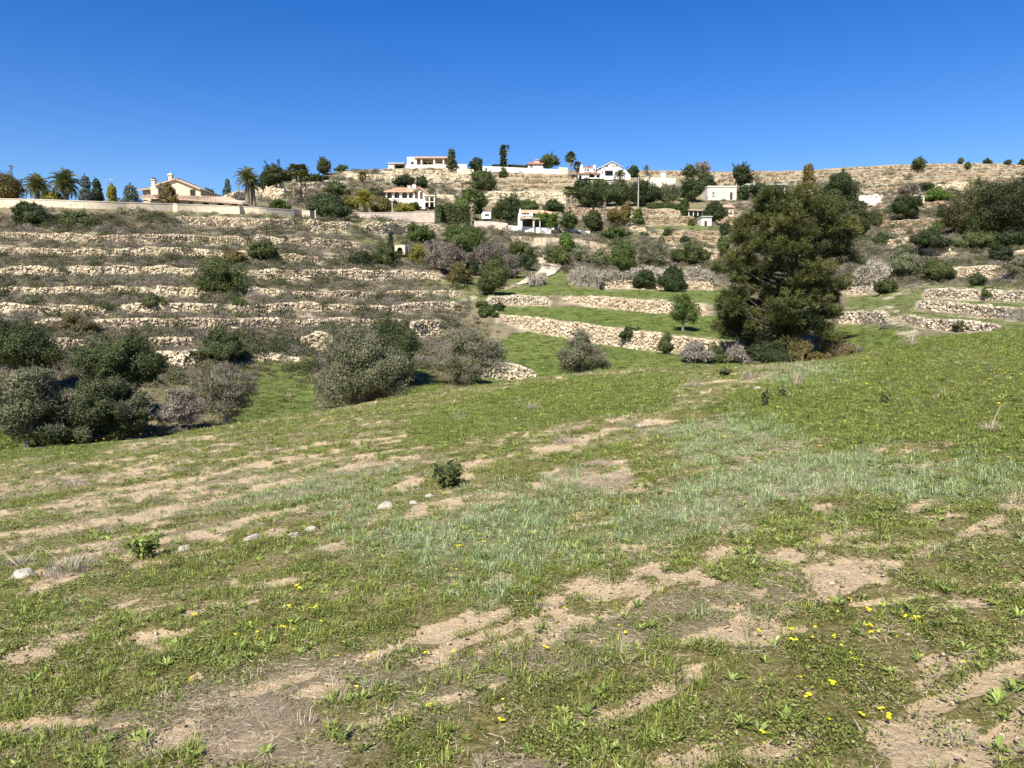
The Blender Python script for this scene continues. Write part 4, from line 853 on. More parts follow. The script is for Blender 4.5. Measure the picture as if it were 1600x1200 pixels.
G1 = 'trees of the valley floor'; G2 = 'shrubs on the scrubby slope'; G3 = 'garden trees on the hillside'; G4 = 'trees on the right hand slope'; G5 = 'trees on the skyline'
PL = [
 # name, label, category, x, base y, width, height, material, shape, trunk, group, extras
 ('shrub','dark leafy scrub clump spilling down the middle of the left slope','shrub',345,458,72,58,'olivedark','dome',0,G2,dict(dens=.8,gaps=.8)),
 ('shrub','round grey green shrub below the short cream rubble face','shrub',414,405,44,30,'olivedark','dome',0,G2,{}),
 ('shrub','olive brown shrub left of the round grey green shrub','shrub',367,412,38,22,'rust','dome',0,G2,dict(dens=.8)),
 ('shrub','large dark shrub under the estate wall at the far left','shrub',52,350,68,35,'dark','dome',0,G2,{}),
 ('shrub','smaller dark shrub beside the large one under the estate wall','shrub',124,352,56,27,'olivedark','dome',0,G2,{}),
 ('shrub','dark green shrub on the third ledge of the left slope','shrub',243,480,40,20,'olivedark','dome',0,G2,{}),
 ('shrub','little green shrub on the low ledge in mid slope','shrub',372,478,20,14,'green','dome',0,G2,{}),
 ('shrub','brownish scrub above the left hand dark trees','shrub',120,520,70,36,'rust','dome',0,G2,dict(dens=.4,twig='twig')),
 ('shrub','dark evergreen shrub below the small cypress','shrub',600,414,58,32,'olivedark','dome',0,G2,{}),
 ('shrub','dark low shrub left of the evergreen under the cypress','shrub',562,416,36,24,'dark','dome',0,G2,{}),
 ('cypress_tree','small slim dark cypress alone on the slope','tree',611,394,9,32,'dark','column',0,None,dict(leaf=.8)),
 ('shrub','fresh green shrub patch above the cypress','shrub',655,378,48,28,'green','dome',0,G2,{}),
 ('tree','broad olive green tree at the top of the purple thicket','tree',724,398,74,46,'green','ball',0.05,G1,{}),
 ('shrub','yellow green shrub on the left of the purple thicket','shrub',652,412,28,30,'gold','dome',0,G1,dict(dens=.8)),
 ('bare_shrub','tall purple leafless shrub at the left of the thicket','shrub',696,428,64,54,'twigpurple','dome',0,G1,dict(dens=.45,twig='twigpurple',sub=3)),
 ('bare_shrub','purple leafless shrub in the middle of the thicket','shrub',762,416,72,40,'twigpurple','dome',0,G1,dict(dens=.45,twig='twigpurple',sub=3)),
 ('bare_shrub','purple leafless shrub beside the path foot','shrub',794,434,34,36,'twigpurple','dome',0,G1,dict(dens=.45,twig='twigpurple',sub=3)),
 ('shrub','brown green bush at the bottom of the thicket','shrub',717,442,38,34,'rust','dome',0,G1,{}),
 ('shrub','dark bush right of the brown green one in the thicket','shrub',738,430,24,26,'dark','dome',0,G1,{}),
 ('olive_tree','round dark olive with its shadow at the path foot','tree',771,461,52,58,'olivedark','ball',0.08,G1,{}),
 ('shrub','grey green bush above the path bend','shrub',812,408,48,32,'olivedark','dome',0,G1,{}),
 ('shrub','dark bush left of the path bend','shrub',822,422,34,26,'dark','dome',0,G1,{}),
 ('tree','dark round tree just right of the path','tree',872,414,36,32,'olivedark','ball',0.04,G1,{}),
 ('tree','bright green tree behind the dark round one by the path','tree',885,398,24,34,'bright','ball',0.05,G1,{}),
 ('olive_tree','small grey olive second to the right of the path','tree',908,412,24,26,'olive','ball',0.08,G1,{}),
 ('olive_tree','small grey olive third to the right of the path','tree',936,417,30,28,'olive','ball',0.06,G1,{}),
 ('tree','green tree left of the grey olives behind the reeds','tree',974,424,42,46,'green','ball',0.04,G1,{}),
 ('olive_tree','wide grey olive behind the pale reeds','tree',1020,416,52,38,'olive','ball',0.04,G1,dict(twig='twig',sub=.5)),
 ('olive_tree','wide green olive right of the grey one behind the reeds','tree',1080,414,58,36,'olivedark','ball',0.04,G1,{}),
 ('shrub','dark green bush on the left before the cream rubble wall','shrub',1006,450,42,28,'dark','ball',0.05,G1,dict(dens=1.2)),
 ('shrub','taller dark green bush on the right before the cream rubble wall','shrub',1051,455,46,38,'dark','ball',0.03,G1,dict(dens=1.2)),
 ('shrub','green bush low on the valley floor by the path foot','shrub',756,484,26,14,'green','dome',0,G1,{}),
 ('shrub','second green bush low on the valley floor','shrub',762,498,32,16,'green','dome',0,G1,{}),
 ('shrub','small dark bush at the left end of the low stone wall','shrub',780,486,22,14,'dark','dome',0,G1,{}),
 ('shrub','dark bush hanging over the middle of the long sloping wall','shrub',984,526,34,20,'dark','dome',0,G1,dict(Y=None)),
 ('shrub','dark upright bush at the foot of the long sloping wall','shrub',1041,553,24,36,'olivedark','dome',0,G1,{}),
 ('shrub','grey dry bush in front of the long sloping wall','shrub',1086,566,48,36,'twig','dome',0,G1,dict(dens=.5,twig='twig',sub=2)),
 ('shrub','green bush beside the grey dry one under the wall','shrub',1118,566,30,30,'olivedark','dome',0,G1,dict(dens=.7)),
 ('shrub','pale grey bush at the left foot of the tall pine','shrub',1152,567,40,30,'twig','dome',0,G1,dict(dens=.5,twig='twig',sub=2)),
 ('shrub','dark shrub under the left side of the tall pine','shrub',1200,567,66,36,'dark','dome',0,G1,dict(Y=44)),
 ('shrub','brown green shrub under the middle of the tall pine','shrub',1254,567,64,36,'rust','dome',0,G1,dict(Y=44)),
 ('shrub','scrubby bush under the right side of the tall pine','shrub',1306,563,70,32,'rust','dome',0,G1,dict(Y=45,dens=.6,twig='twig')),
 ('shrub','tiny shrub on the upper tan terrace by the pine','shrub',1043,369,14,12,'olivedark','dome',0,G1,{}),
 ('shrub','tiny round shrub on the lower tan terrace by the pine','shrub',1070,381,15,13,'dark','dome',0,G1,{}),
 ('shrub','tiny shrub left on the lower tan terrace','shrub',1034,381,11,12,'olivedark','dome',0,G1,{}),
 ('tree','green tree left behind the tall pine','tree',1130,396,24,28,'green','ball',0.05,G1,{}),
 ('tree','dark tree at the right end of the two tan terraces','tree',1133,371,20,24,'dark','ball',0.05,G1,{}),
 ('shrub','small bush between the tan terraces and the thicket','shrub',1006,371,16,10,'olivedark','dome',0,G1,{}),
 ('shrub','green shrubs below the orchard trees','shrub',960,372,44,18,'green','dome',0,G1,{}),
 ('shrub','grey green shrub below the white garden wall end','shrub',966,386,30,16,'olivedark','dome',0,G1,{}),
 # gardens
 ('shrub','brown green bush at the left edge behind the estate wall','shrub',12,322,56,56,'rust','ball',0,G3,dict(Y=112)),
 ('shrub','round yellow green bush between the two estate palms','shrub',84,322,34,26,'gold','dome',0,G3,dict(Y=112)),
 ('conifer_tree','blue grey conifer right of the second estate palm','tree',136,324,27,50,'blue','cone',0,G3,dict(Y=112)),
 ('conifer_tree','dark pointed conifer beside the blue grey one','tree',153,324,21,44,'dark','cone',0,G3,dict(Y=115,dens=1.2)),
 ('conifer_tree','golden conical shrub left of the estate house','tree',176,324,21,35,'gold','cone',0,G3,dict(Y=115)),
 ('conifer_tree','blue spruce in front of the estate house corner','tree',205,326,32,36,'blue','cone',0,G3,dict(Y=115)),
 ('conifer_tree','olive brown conifer in front of the estate house gable','tree',265,330,42,40,'rust','cone',0,G3,dict(Y=115,dens=1.0,gaps=.75)),
 ('tree','low dark trees right behind the estate house','tree',322,312,36,17,'dark','dome',0,G3,dict(Y=150)),
 ('conifer_tree','small grey conifer behind the estate arcade','tree',356,306,14,26,'blue','cone',0,G3,dict(Y=150)),
 ('pine_tree','dark pine clump on the hill behind the date palms','tree',432,292,50,36,'pinefar','ball',0.05,G3,{}),
 ('shrub','dark bush at the left foot of the pine clump','shrub',412,296,18,22,'dark','ball',0,G3,{}),
 ('pine_tree','single dark pine on the bare skyline left of the hilltop villa','tree',506,273,23,27,'pinefar','ball',0.1,G5,dict(depth=.9)),
 ('shrub','low dark scrub left of the single skyline pine','shrub',496,284,36,12,'dark','dome',0,G5,{}),
 ('shrub','low scrub right of the single skyline pine','shrub',533,268,22,9,'olivedark','dome',0,G5,{}),
 ('shrub','dark olive shrub on the slope above the big wall tree','shrub',526,306,40,22,'olivedark','dome',0,G3,{}),
 ('tree','large dark tree overhanging the estate wall by the gate','tree',516,340,62,36,'dark','dome',0,G3,dict(dens=1.2)),
 ('shrub','low green garden shrub under the fan palms','shrub',436,330,36,18,'green','dome',0,G3,{}),
 ('shrub','rusty bush right of the yellow palm','shrub',600,334,34,24,'rust','dome',0,G3,{}),
 ('shrub','yellow green bush below the arched villa','shrub',632,334,34,17,'gold','dome',0,G3,{}),
 ('shrub','dark clipped bush under the first villa arches','shrub',618,324,24,11,'dark','dome',0,G3,dict(Y=188)),
 ('shrub','low green bush below the villa terrace','shrub',645,328,22,12,'green','dome',0,G3,dict(Y=186)),
 ('shrub','golden bush left of the yellow palm','shrub',546,326,30,20,'gold','dome',0,G3,{}),
 ('shrub','grey shrub above the yellow palm','shrub',590,306,30,14,'olive','dome',0,G3,dict(twig='twig')),
 ('tree','dark tree row above the arched villa, left part','tree',634,291,36,19,'dark','dome',0,G3,{}),
 ('tree','dark round tree above the arched villa, right part','tree',658,293,19,19,'dark','ball',0,G3,{}),
 ('tree','spreading dark tree behind the tall hedge','tree',738,334,54,42,'green','ball',0.05,G3,{}),
 ('tree','big dark tree left of the orange roofed house','tree',792,350,46,44,'dark','ball',0.04,G3,dict(Y=160)),
 ('shrub','round dark shrub on the slope below the hilltop garden','shrub',755,298,38,30,'olivedark','ball',0,G3,{}),
 ('conifer_tree','sparse tiered tree in front of the hilltop villa','tree',706,268,20,33,'olivedark','cone',0.1,G5,dict(gaps=.55)),
 ('tree','dark tree pair right of the hilltop villa','tree',742,268,24,21,'dark','ball',0.03,G5,{}),
 ('cypress_tree','tall dark cypress on the skyline beside a fan palm','tree',786,262,10,36,'dark','column',0,G5,dict(dens=1.2)),
 ('shrub','green shrub in front of the long white hilltop wall','shrub',787,278,14,18,'green','dome',0,G3,{}),
 ('tree','round grey green tree beside the red roofed house on the skyline','tree',858,264,32,23,'olivedark','ball',0.04,G5,{}),
 ('tree','green trees left behind the orange roof','tree',828,332,36,20,'green','dome',0,G3,dict(Y=182)),
 ('tree','green tree right behind the orange roof','tree',866,334,34,22,'dark','dome',0,G3,dict(Y=182)),
 ('tree','bright green tree before the orange roofed house','tree',850,357,42,25,'bright','dome',0,G3,dict(Y=149)),
 ('tree','olive green tree right of the bright one by the white wall','tree',890,358,30,28,'green','ball',0.05,G3,dict(Y=150)),
 ('pine_tree','dark drooping pine at the end of the white garden wall','tree',928,366,32,40,'pinefar','ball',0.05,G3,dict(Y=157)),
 ('tree','first dark tree of the row below the white houses','tree',917,324,42,46,'dark','ball',0.04,G3,{}),
 ('tree','second dark tree of the row below the white houses','tree',945,322,40,38,'dark','ball',0.04,G3,{}),
 ('tree','third dark tree of the row below the white houses','tree',971,322,44,38,'olivedark','ball',0.04,G3,{}),
 ('tree','fourth dark tree of the row, beside the pale pole','tree',1001,322,42,40,'dark','ball',0.04,G3,{}),
 ('tree','fifth tree of the row, narrow and dark','tree',1021,320,26,32,'dark','ball',0.04,G3,{}),
 ('tree','grey half bare tree under the cream retaining wall','tree',1044,320,34,32,'olive','ball',0.04,G3,dict(twig='twig',dens=.6)),
 ('tree','big dark tree at the end of the row','tree',1076,315,40,36,'dark','ball',0.04,G3,{}),
 ('tree','dark tree left of the flat cream house','tree',1100,299,32,28,'dark','ball',0.04,G3,{}),
 ('tree','small green tree between fan palm and white house','tree',938,293,26,13,'green','dome',0,G3,{}),
 ('tree','dark round tree right of the white gabled house','tree',989,277,19,18,'dark','ball',0.04,G5,{}),
 ('tree','round dark tree above the cream wall on the skyline','tree',1080,277,26,20,'olivedark','ball',0.04,G5,{}),
 ('bare_tree','pale leafless tree on the skyline beside the round dark one','tree',1098,276,24,22,'twig','ball',0.1,G5,dict(dens=.2,twig='twig',sub=2.5)),
 ('tree','dark tree standing over the terraces right of the flat cream house','tree',1159,291,32,31,'dark','ball',0.05,G5,{}),
 ('tree','small round tree before the flat cream house','tree',1131,312,18,19,'dark','ball',0.04,G3,{}),
 ('tree','dark tree right of the flat cream house','tree',1160,313,22,24,'dark','ball',0.04,G3,{}),
 ('tree','dark tree beside the tile roofed hut','tree',1116,348,34,38,'dark','ball',0.05,G3,{}),
 ('conifer_tree','clipped green cone at the end of the long hedge','tree',1069,337,14,28,'green','column',0,G3,{}),
 ('fruit_tree','rusty green orchard tree, left of three','tree',960,352,24,28,'rust','ball',0.12,G3,{}),
 ('fruit_tree','rusty green orchard tree, middle of three','tree',978,354,24,34,'rust','ball',0.12,G3,{}),
 ('fruit_tree','rusty green orchard tree, right of three','tree',996,352,18,28,'green','ball',0.12,G3,{}),
 ('shrub','small bush right of the orchard trees','shrub',1003,352,11,11,'olivedark','dome',0,G3,{}),
 ('shrub','rusty bush beside the ruined enclosure','shrub',1084,353,19,12,'rust','dome',0,G3,{}),
 # right side
 ('conifer_tree','brownish conifer on the slope behind the tall pine top','tree',1262,297,24,40,'rust','cone',0,G4,{}),
 ('tree','dark treetop left behind the tall pine','tree',1186,312,34,26,'dark','ball',0.04,G4,{}),
 ('pine_tree','dark pine right behind the tall pine, upper','tree',1313,334,52,64,'pinefar','ball',0.05,G4,dict(Y=170)),
 ('pine_tree','dark pine right behind the tall pine, lower','tree',1336,372,44,58,'pinefar','ball',0.04,G4,dict(Y=140)),
 ('carob_tree','broad round dark carob alone on a terrace','tree',1412,342,48,38,'dark','dome',0.16,G4,dict(dens=1.2)),
 ('shrub','dark shrub below left of the round carob','shrub',1369,354,19,25,'olivedark','ball',0,G4,{}),
 ('shrub','two dark shrubs grown together under the carob terraces','shrub',1377,382,34,20,'dark','dome',0,G4,{}),
 ('shrub','fresh green bush beside the stone hut','shrub',1462,316,44,22,'bright','dome',0,G4,{}),
 ('tree','dark tree behind the fresh green bush','tree',1448,298,26,14,'dark','dome',0,G4,{}),
 ('bare_shrub','purple bare shrub left of the fresh green bush','shrub',1418,304,32,16,'twigpurple','dome',0,G4,dict(dens=.4,twig='twigpurple',sub=2)),
 ('tree','dark round tree on the skyline of the right hill','tree',1437,266,24,19,'olivedark','ball',0.05,G5,{}),
 ('tree','small bare tree on the skyline right of the round one','tree',1501,256,10,10,'olivedark','ball',0.1,G5,dict(dens=.5)),
 ('shrub','small dark bush on the skyline, third from the right edge','shrub',1542,256,12,8,'dark','dome',0,G5,{}),
 ('shrub','small dark bush on the skyline, second from the right edge','shrub',1575,258,11,8,'dark','dome',0,G5,{}),
 ('shrub','dark skyline bush at the right edge','shrub',1598,258,14,9,'dark','dome',0,G5,{}),
 ('tree','small tree on the terraces below the skyline','tree',1512,266,9,12,'olivedark','ball',0.05,G4,{}),
 ('tree','small dark tree above the pale scar terrace','tree',1527,292,13,12,'dark','ball',0.05,G4,{}),
 ('shrub','dark bush behind the brownish right hand pine','shrub',1472,340,22,22,'dark','ball',0,G4,{}),
 ('pine_tree','brownish pine in the right hand group','tree',1508,374,66,88,'pinebrown','ball',0.12,G4,dict(Y=125,dens=.8,gaps=.85)),
 ('pine_tree','dark pine in the middle of the right hand group','tree',1545,378,64,98,'pinefar','ball',0.06,G4,dict(Y=120)),
 ('pine_tree','tallest dark pine of the group at the right edge','tree',1592,382,80,116,'pinefar','ball',0.06,G4,dict(Y=116)),
 ('shrub','dark shrub belt under the right hand pines, near part','shrub',1456,388,70,28,'dark','dome',0,G4,{}),
 ('shrub','dark shrub belt under the right hand pines, middle part','shrub',1522,390,76,26,'olivedark','dome',0,G4,{}),
 ('shrub','dark shrub belt under the right hand pines, edge part','shrub',1584,388,70,26,'dark','dome',0,G4,{}),
 ('shrub','green shrub under the brownish pine','shrub',1468,364,34,20,'green','dome',0,G4,{}),
 ('shrub','large grey green shrub left of the big cream bank','shrub',1412,436,56,46,'olive','dome',0,G4,{}),
 ('shrub','dark green shrub touching the big cream bank','shrub',1460,442,56,38,'olivedark','dome',0,G4,{}),
 ('shrub','dark bush in front of the big cream bank','shrub',1529,448,30,21,'dark','dome',0,G4,{}),
 ('shrub','green bush rooted in the upper right drystone wall','shrub',1542,466,22,19,'green','dome',0,G4,{}),
 ('shrub','dark bush left of the upper right drystone wall','shrub',1384,458,40,26,'olivedark','dome',0,G4,{}),
 ('shrub','grey shrub behind the big cream bank','shrub',1590,430,40,26,'olive','dome',0,G4,dict(twig='twig')),
 ('shrub','dark green shrub above the big cream bank','shrub',1560,412,44,30,'dark','dome',0,G4,{}),
 ('shrub','dark dry bush on the lowest grey wall','shrub',1502,514,32,13,'olivedark','dome',0,G4,dict(twig='twig',dens=.6)),
 ('shrub','small dry bush on the stones left of the lowest grey wall','shrub',1380,514,18,14,'twig','dome',0,G4,dict(twig='twig',dens=.5)),
 ('shrub','small dark tuft on the lowest grey wall','shrub',1470,508,10,10,'rust','dome',0,G4,{}),
]
for nm, lab, cat, x, y, w, h, mt, shp, tr, grp, ex in PL: plant(nm, lab, cat, x, y, w, h, mt, shp, tr, group=grp, **ex)

palm('stout date palm, first from the left behind the estate wall',58,322,44,42,'date',Y=112,nf=52)
palm('larger date palm with yellow lower fronds behind the estate wall',104,322,50,47,'date',Y=112,nf=56,dead=9,skirt=3)
palm('tall date palm at the right end of the estate arcade',387,326,42,57,'date',Y=122,nf=34)
palm('second date palm leaning beside the tall one by the arcade',397,328,34,48,'date',Y=123,nf=28)
palm('fan palm with a pale trunk, left of three in a cluster',460,330,24,68,'fan',Y=150,nf=26,dead=8,skirt=10)
palm('fan palm in the middle of the three palm cluster',471,331,24,68,'fan',Y=152,nf=26,dead=8,skirt=10)
palm('fan palm on the right of the three palm cluster',478,331,22,60,'fan',Y=149,nf=26,dead=14,skirt=26)
palm('slender solitary fan palm on the slope left of the arched villa',566,301,16,30,'fan',nf=18,dead=5,skirt=4)
palm('short yellow green date palm in front of the boundary wall bend',571,334,40,32,'gold',nf=46,Y=148)
palm('shaggy fan palm with dead skirt rising behind the tall hedge',737,352,20,50,'fan',nf=16,dead=26,skirt=34,Y=151)
palm('fan palm beside the skyline cypress',793,262,9,34,'fan',nf=14,dead=8,skirt=8)
palm('tall leafy fan palm left of the white houses',892,280,20,38,'fan',nf=26,dead=4,skirt=6,Y=252)
palm('shorter fan palm beside the tall leafy one',901,284,16,28,'fan',nf=20,dead=4,skirt=6,Y=252)
palm('date palm in front of the white gabled house',968,290,20,22,'date',nf=30,Y=248)
palm('shaggy fan palm with pale skirt, left above the white wall',888,330,18,36,'fan',nf=18,dead=22,skirt=22)
palm('shaggy fan palm with pale skirt, right of its twin',898,328,18,34,'fan',nf=18,dead=22,skirt=22)
palm('thin dead looking fan palm left of the orchard trees',944,348,12,40,'fan',nf=10,dead=16,skirt=18)
palm('rusty date palm beside the stone terraces on the skyline',1010,276,14,16,'date',nf=18,dead=8,skirt=2)

def hedge(label, pl, mat, Yoff=0.0, depth=1.2, dens=1.0):
    p = np.array(pl, float); rng = np.random.default_rng(int(p[0, 0])); xs = np.arange(p[0, 0], p[-1, 0], 1.2); yt = np.interp(xs, p[:, 0], p[:, 1]); h = np.interp(xs, p[:, 0], p[:, 2]); D = Dq(xs, yt + h) + Yoff
    B = P(xs, yt + h, D); T = P(xs, yt, D); org = B[len(xs) // 2].copy(); n = int(len(xs) * 150 * dens * np.mean(h) / 20); i = rng.integers(0, len(xs), n); u = rng.random(n)[:, None]
    top = 1 - 0.16 * vn(xs[i] / 4, xs[i] * 0, 5)[:, None]; pts = B[i] * (1 - u * top) + T[i] * u * top + rng.uniform(-.5, .5, (n, 3)) * np.array([.4, depth, .15]); nr = np.tile([[-.2, -1, .3]], (n, 1)); mb = MB()
    ll = 1.5 * float(np.mean(D)) / 739; leaves(mb, pts - org, nr, ll, ll * .5, rng, rng.normal(.5, .2, n), 0.7); root = empty('hedge', org); tag(root, label, 'hedge'); mb.build('foliage', M[mat], root)
    st = MB()
    for k in range(0, len(xs), 6): st.tube(np.array([B[k] - org - [0, 0, .3], (B[k] * .3 + T[k] * .7) - org]), [.07, .03], 5)
    st.build('stems', M['bark'], root); tag(root.children[-1], kind='stuff')
hedge('tall dark green hedge of clipped cypresses below the villa', [(681,318,30),(700,316,34),(720,317,33),(742,320,28)], 'olivedark', 0, 2.0, 1.1)
hedge('long low clipped hedge above the stone terrace wall', [(1012,317,8),(1040,317,8),(1076,318,9)], 'green', 0, 1.6, 1.6)
hedge('dark hedge line along the top of the white hilltop wall', [(770,257,4),(800,257.5,4),(845,260,4)], 'dark', 2, 1.6, 2.2)
hedge('rusty creeper hedge on the pink garden wall', [(728,341,9),(760,341,8),(790,344,8)], 'rust', 2.5, 1.6, .8)

def reeds(label, pl, seed, n):
    rng = np.random.default_rng(seed); p = np.array(pl, float); x = rng.uniform(p[0, 0], p[-1, 0], n); yb = np.interp(x, p[:, 0], p[:, 1]); h = np.interp(x, p[:, 0], p[:, 2]); y = yb - rng.uniform(0, 4, n); B = far(x, y); s = (B[:, 1] / F * h * rng.uniform(.3, 1.1, n))
    mb = MB(); d = np.stack([rng.normal(.08, .16, n), rng.normal(0, .12, n), np.ones(n)], -1); org = B[0].copy(); w = np.stack([np.ones(n), np.zeros(n), np.zeros(n)], -1) * (B[:, 1:2] / 739 * .55)
    T = B + unit(d) * s[:, None]; tn = rng.random(n); mb.add(np.stack([B - w * .5, B + w * .5, T], 1) - org, np.arange(3 * n).reshape(-1, 3), np.repeat(tn, 3))
    q = rng.integers(0, n, n); c = B[q] * .25 + T[q] * .75; leaves(mb, c + rng.normal(0, .15, (n, 3)) - org, np.tile([[0, -1, .3]], (n, 1)), .55, .12, rng, tn, .8)
    tag(mb.build('reeds', M['reed'], None, False, org), label, 'reeds', kind='stuff')
reeds('pale dry cane thicket beside the path', [(888,446,20),(905,450,34),(935,452,24),(955,450,30),(985,446,18)], 3, 1300)
reeds('grey dry canes behind the two dark bushes', [(985,430,10),(1020,434,18),(1050,440,12),(1085,446,30),(1112,448,24)], 4, 1100)
reeds('purple grey canes right behind the tall pine', [(1338,452,30),(1360,450,50),(1382,448,34)], 5, 1500)
reeds('short dry canes by the path edge', [(826,448,16),(850,446,20)], 6, 350)

# ------------------------------------------------------------------ houses
class House:
    """local frame: x along the front (photograph pixels from px0), z up from base (pixels), y in metres behind the front; scale s"""
    def __init__(s, name, label, px, py, Y, rz=0.0, cat='house', sit=True):
        if sit: Y = min(Y, float(np.min(Dq(np.array([px - 20, px, px + 20.]), np.full(3, py)))) - 1.0)
        B = P(px, py, float(Y)); s.s = float(Y) / F; s.px = px; s.py = py; s.root = empty(name, B, rz); tag(s.root, label, cat)
    def X(s, px): return (px - s.px) * s.s
    def Z(s, py): return (s.py - py) * s.s
    def box(s, name, x0, x1, y0, y1, d0, d1, mat, parent=None):      # y0 lower edge, y1 upper edge (pixels), d depth metres
        return MB().box(s.X(x0), s.X(x1), d0, d1, s.Z(y0), s.Z(y1)).build(name, mat, parent or s.root)
    def window(s, x0, x1, y0, y1, d, frame='white', sill=True):
        if s.s > .2: x0, x1, y0, y1 = x0 - .35, x1 + .35, y0 + .4, y1 - .4
        e = 0.12; f = MB(); X0, X1, Z0, Z1 = s.X(x0), s.X(x1), s.Z(y0), s.Z(y1)
        for a in ((X0 - e, X0, Z0 - e, Z1 + e), (X1, X1 + e, Z0 - e, Z1 + e), (X0, X1, Z1, Z1 + e), (X0, X1, Z0 - e, Z0)): f.box(a[0], a[1], d - .10, d + .05, a[2], a[3])
        f.box((X0 + X1) / 2 - .03, (X0 + X1) / 2 + .03, d - .06, d + .02, Z0, Z1)
        w = f.build('window', M[frame], s.root); MB().box(X0, X1, d - .03, d + .04, Z0, Z1).build('pane', M['glass'], w)
        if sill: MB().box(X0 - .2, X1 + .2, d - .22, d - .10, Z0 - e - .1, Z0 - e).build('sill', M[frame], w)
        return w
    def prism(s, name, pts, d0, d1, mat, parent=None):
        return MB().prism([(s.X(a), s.Z(b)) for a, b in pts], d0, d1).build(name, mat, parent or s.root)
    def roofquad(s, name, q, mat, th=0.16, parent=None, tiles=False):
        """sloping slab from four corners given as (px, py, depth)"""
        v = np.array([(s.X(a), d, s.Z(b)) for a, b, d in q]); lo = v - np.array([0, 0, th])
        mb = MB().add(np.r_[v, lo], [(0, 1, 2, 3), (7, 6, 5, 4), (0, 4, 5, 1), (1, 5, 6, 2), (2, 6, 7, 3), (3, 7, 4, 0)])
        o = mb.build(name, mat, parent or s.root)
        if tiles:
            # raised rows of cover tiles running down the slope
            L = np.linalg.norm(v[1] - v[0]); n = max(3, int(L / 0.45)); tb = MB()
            for k in range(n):
                u = (k + .5) / n; a = v[0] * (1 - u) + v[1] * u; b = v[3] * (1 - u) + v[2] * u
                if np.linalg.norm(a - b) > .1: tb.tube(np.array([a, a * .5 + b * .5, b]) + np.array([0, 0, .02]), [.10, .10, .10], 5, 0.5)
            tag(tb.build('tile_rows', mat, o), kind='stuff')
        return o
    def arch(s, name, x0, x1, yb, yt, d0, d1, openings, mat, parent=None):
        """front wall with arched openings: openings = [(x0, x1, y_spring, y_foot), ...] in pixels"""
        mb = MB(); cur = x0
        for (a, b, ys, yf) in openings:
            mb.prism([(s.X(cur), s.Z(yb)), (s.X(a), s.Z(yb)), (s.X(a), s.Z(yt)), (s.X(cur), s.Z(yt))], d0, d1)
            r = (b - a) / 2; c = (a + b) / 2; an = np.linspace(math.pi, 0, 9)
            if yf < yb: mb.prism([(s.X(a), s.Z(yb)), (s.X(b), s.Z(yb)), (s.X(b), s.Z(yf)), (s.X(a), s.Z(yf))], d0, d1)
            pts = [(c + r * math.cos(t), ys - r * math.sin(t)) for t in an]
            for (p, q) in zip(pts[:-1], pts[1:]):
                mb.prism([(s.X(p[0]), s.Z(p[1])), (s.X(q[0]), s.Z(q[1])), (s.X(q[0]), s.Z(yt)), (s.X(p[0]), s.Z(yt))], d0, d1)
            cur = b
        mb.prism([(s.X(cur), s.Z(yb)), (s.X(x1), s.Z(yb)), (s.X(x1), s.Z(yt)), (s.X(cur), s.Z(yt))], d0, d1)
        return mb.build(name, mat, parent or s.root)

def estate_house():
    h = House('stone_house', 'stone country house with gable, two chimneys and tiled arcade behind the palms', 300, 334, 118, sit=False)
    body = h.prism('wall', [(226,334),(304,334),(304,293),(270,277.5),(238,287),(226,289.5)], 2.6, 11, M['estate'])
    h.box('side_wing', 209, 225.8, 334, 292, 3.6, 10.4, M['estate'])
    r = h.roofquad('roof', [(267,277,2.2),(305.5,292.5,2.2),(305.5,292.5,11.4),(267,277,11.4)], M['tile'], .2)
    r2 = h.roofquad('roof', [(234,286.6,2.2),(269.9,276.2,2.2),(269.9,276.2,11.4),(234,286.6,11.4)], M['tile'], .2)
    h.roofquad('roof', [(205,293,2.9),(228,290.5,2.9),(228,284,7.2),(209,287,7.2)], M['tile'], .2, None, True)
    c = h.box('chimney', 226.5, 231.5, 292, 279, 2.9, 3.6, M['estate'], r2); h.box('chimney_cap', 225.3, 232.7, 278.9, 277.4, 2.8, 3.7, M['concrete'], r2); h.box('chimney_pot', 227, 231, 277.3, 274.8, 3.0, 3.5, M['wood'], r2)
    h.box('chimney', 253.5, 258.5, 284, 271.5, 2.9, 3.6, M['estate'], r2); h.box('chimney_cap', 252.2, 259.8, 271.4, 269.6, 2.8, 3.7, M['white'], r2); h.box('chimney_pot', 254.5, 257.5, 269.5, 267.6, 3.0, 3.5, M['white'], r2)
    h.window(239.4, 244.4, 299.4, 292.2, 2.58, 'wood'); h.window(289.2, 294.6, 302.6, 294.8, 2.58, 'wood')
    # arcade with its own lean-to roof
    h.roofquad('arcade_roof', [(213,309.5,-.6),(300,313,-.6),(304,304,2.59),(222,302,2.59)], M['tile'], .18, None, True)
    h.roofquad('arcade_roof', [(300.2,313,-.6),(381,319,-.6),(347,304.5,3.4),(304.2,304,2.62)], M['tile'], .18, None, True)
    h.roofquad('arcade_roof', [(381.2,319,-.6),(384,317,5.5),(347.2,304.5,3.5),(347.2,304.5,3.4)], M['tile'], .18)
    h.arch('arcade', 214, 378, 334, 314.5, 0, .4, [(218,240,324,334),(244,266,324.5,334),(270,284,325,334),(288,307,325.5,334),(311,330,326,334),(334,352,326.5,334),(356,373,327,334)], M['cream'])
    h.box('arcade_back', 214, 378, 334, 315, 2.2, 2.5, M['wood'])  # dark back sheet paints the shade inside the arches
    h.box('arcade_side', 374, 377.5, 334, 316, .5, 2.1, M['cream'])
estate_house()
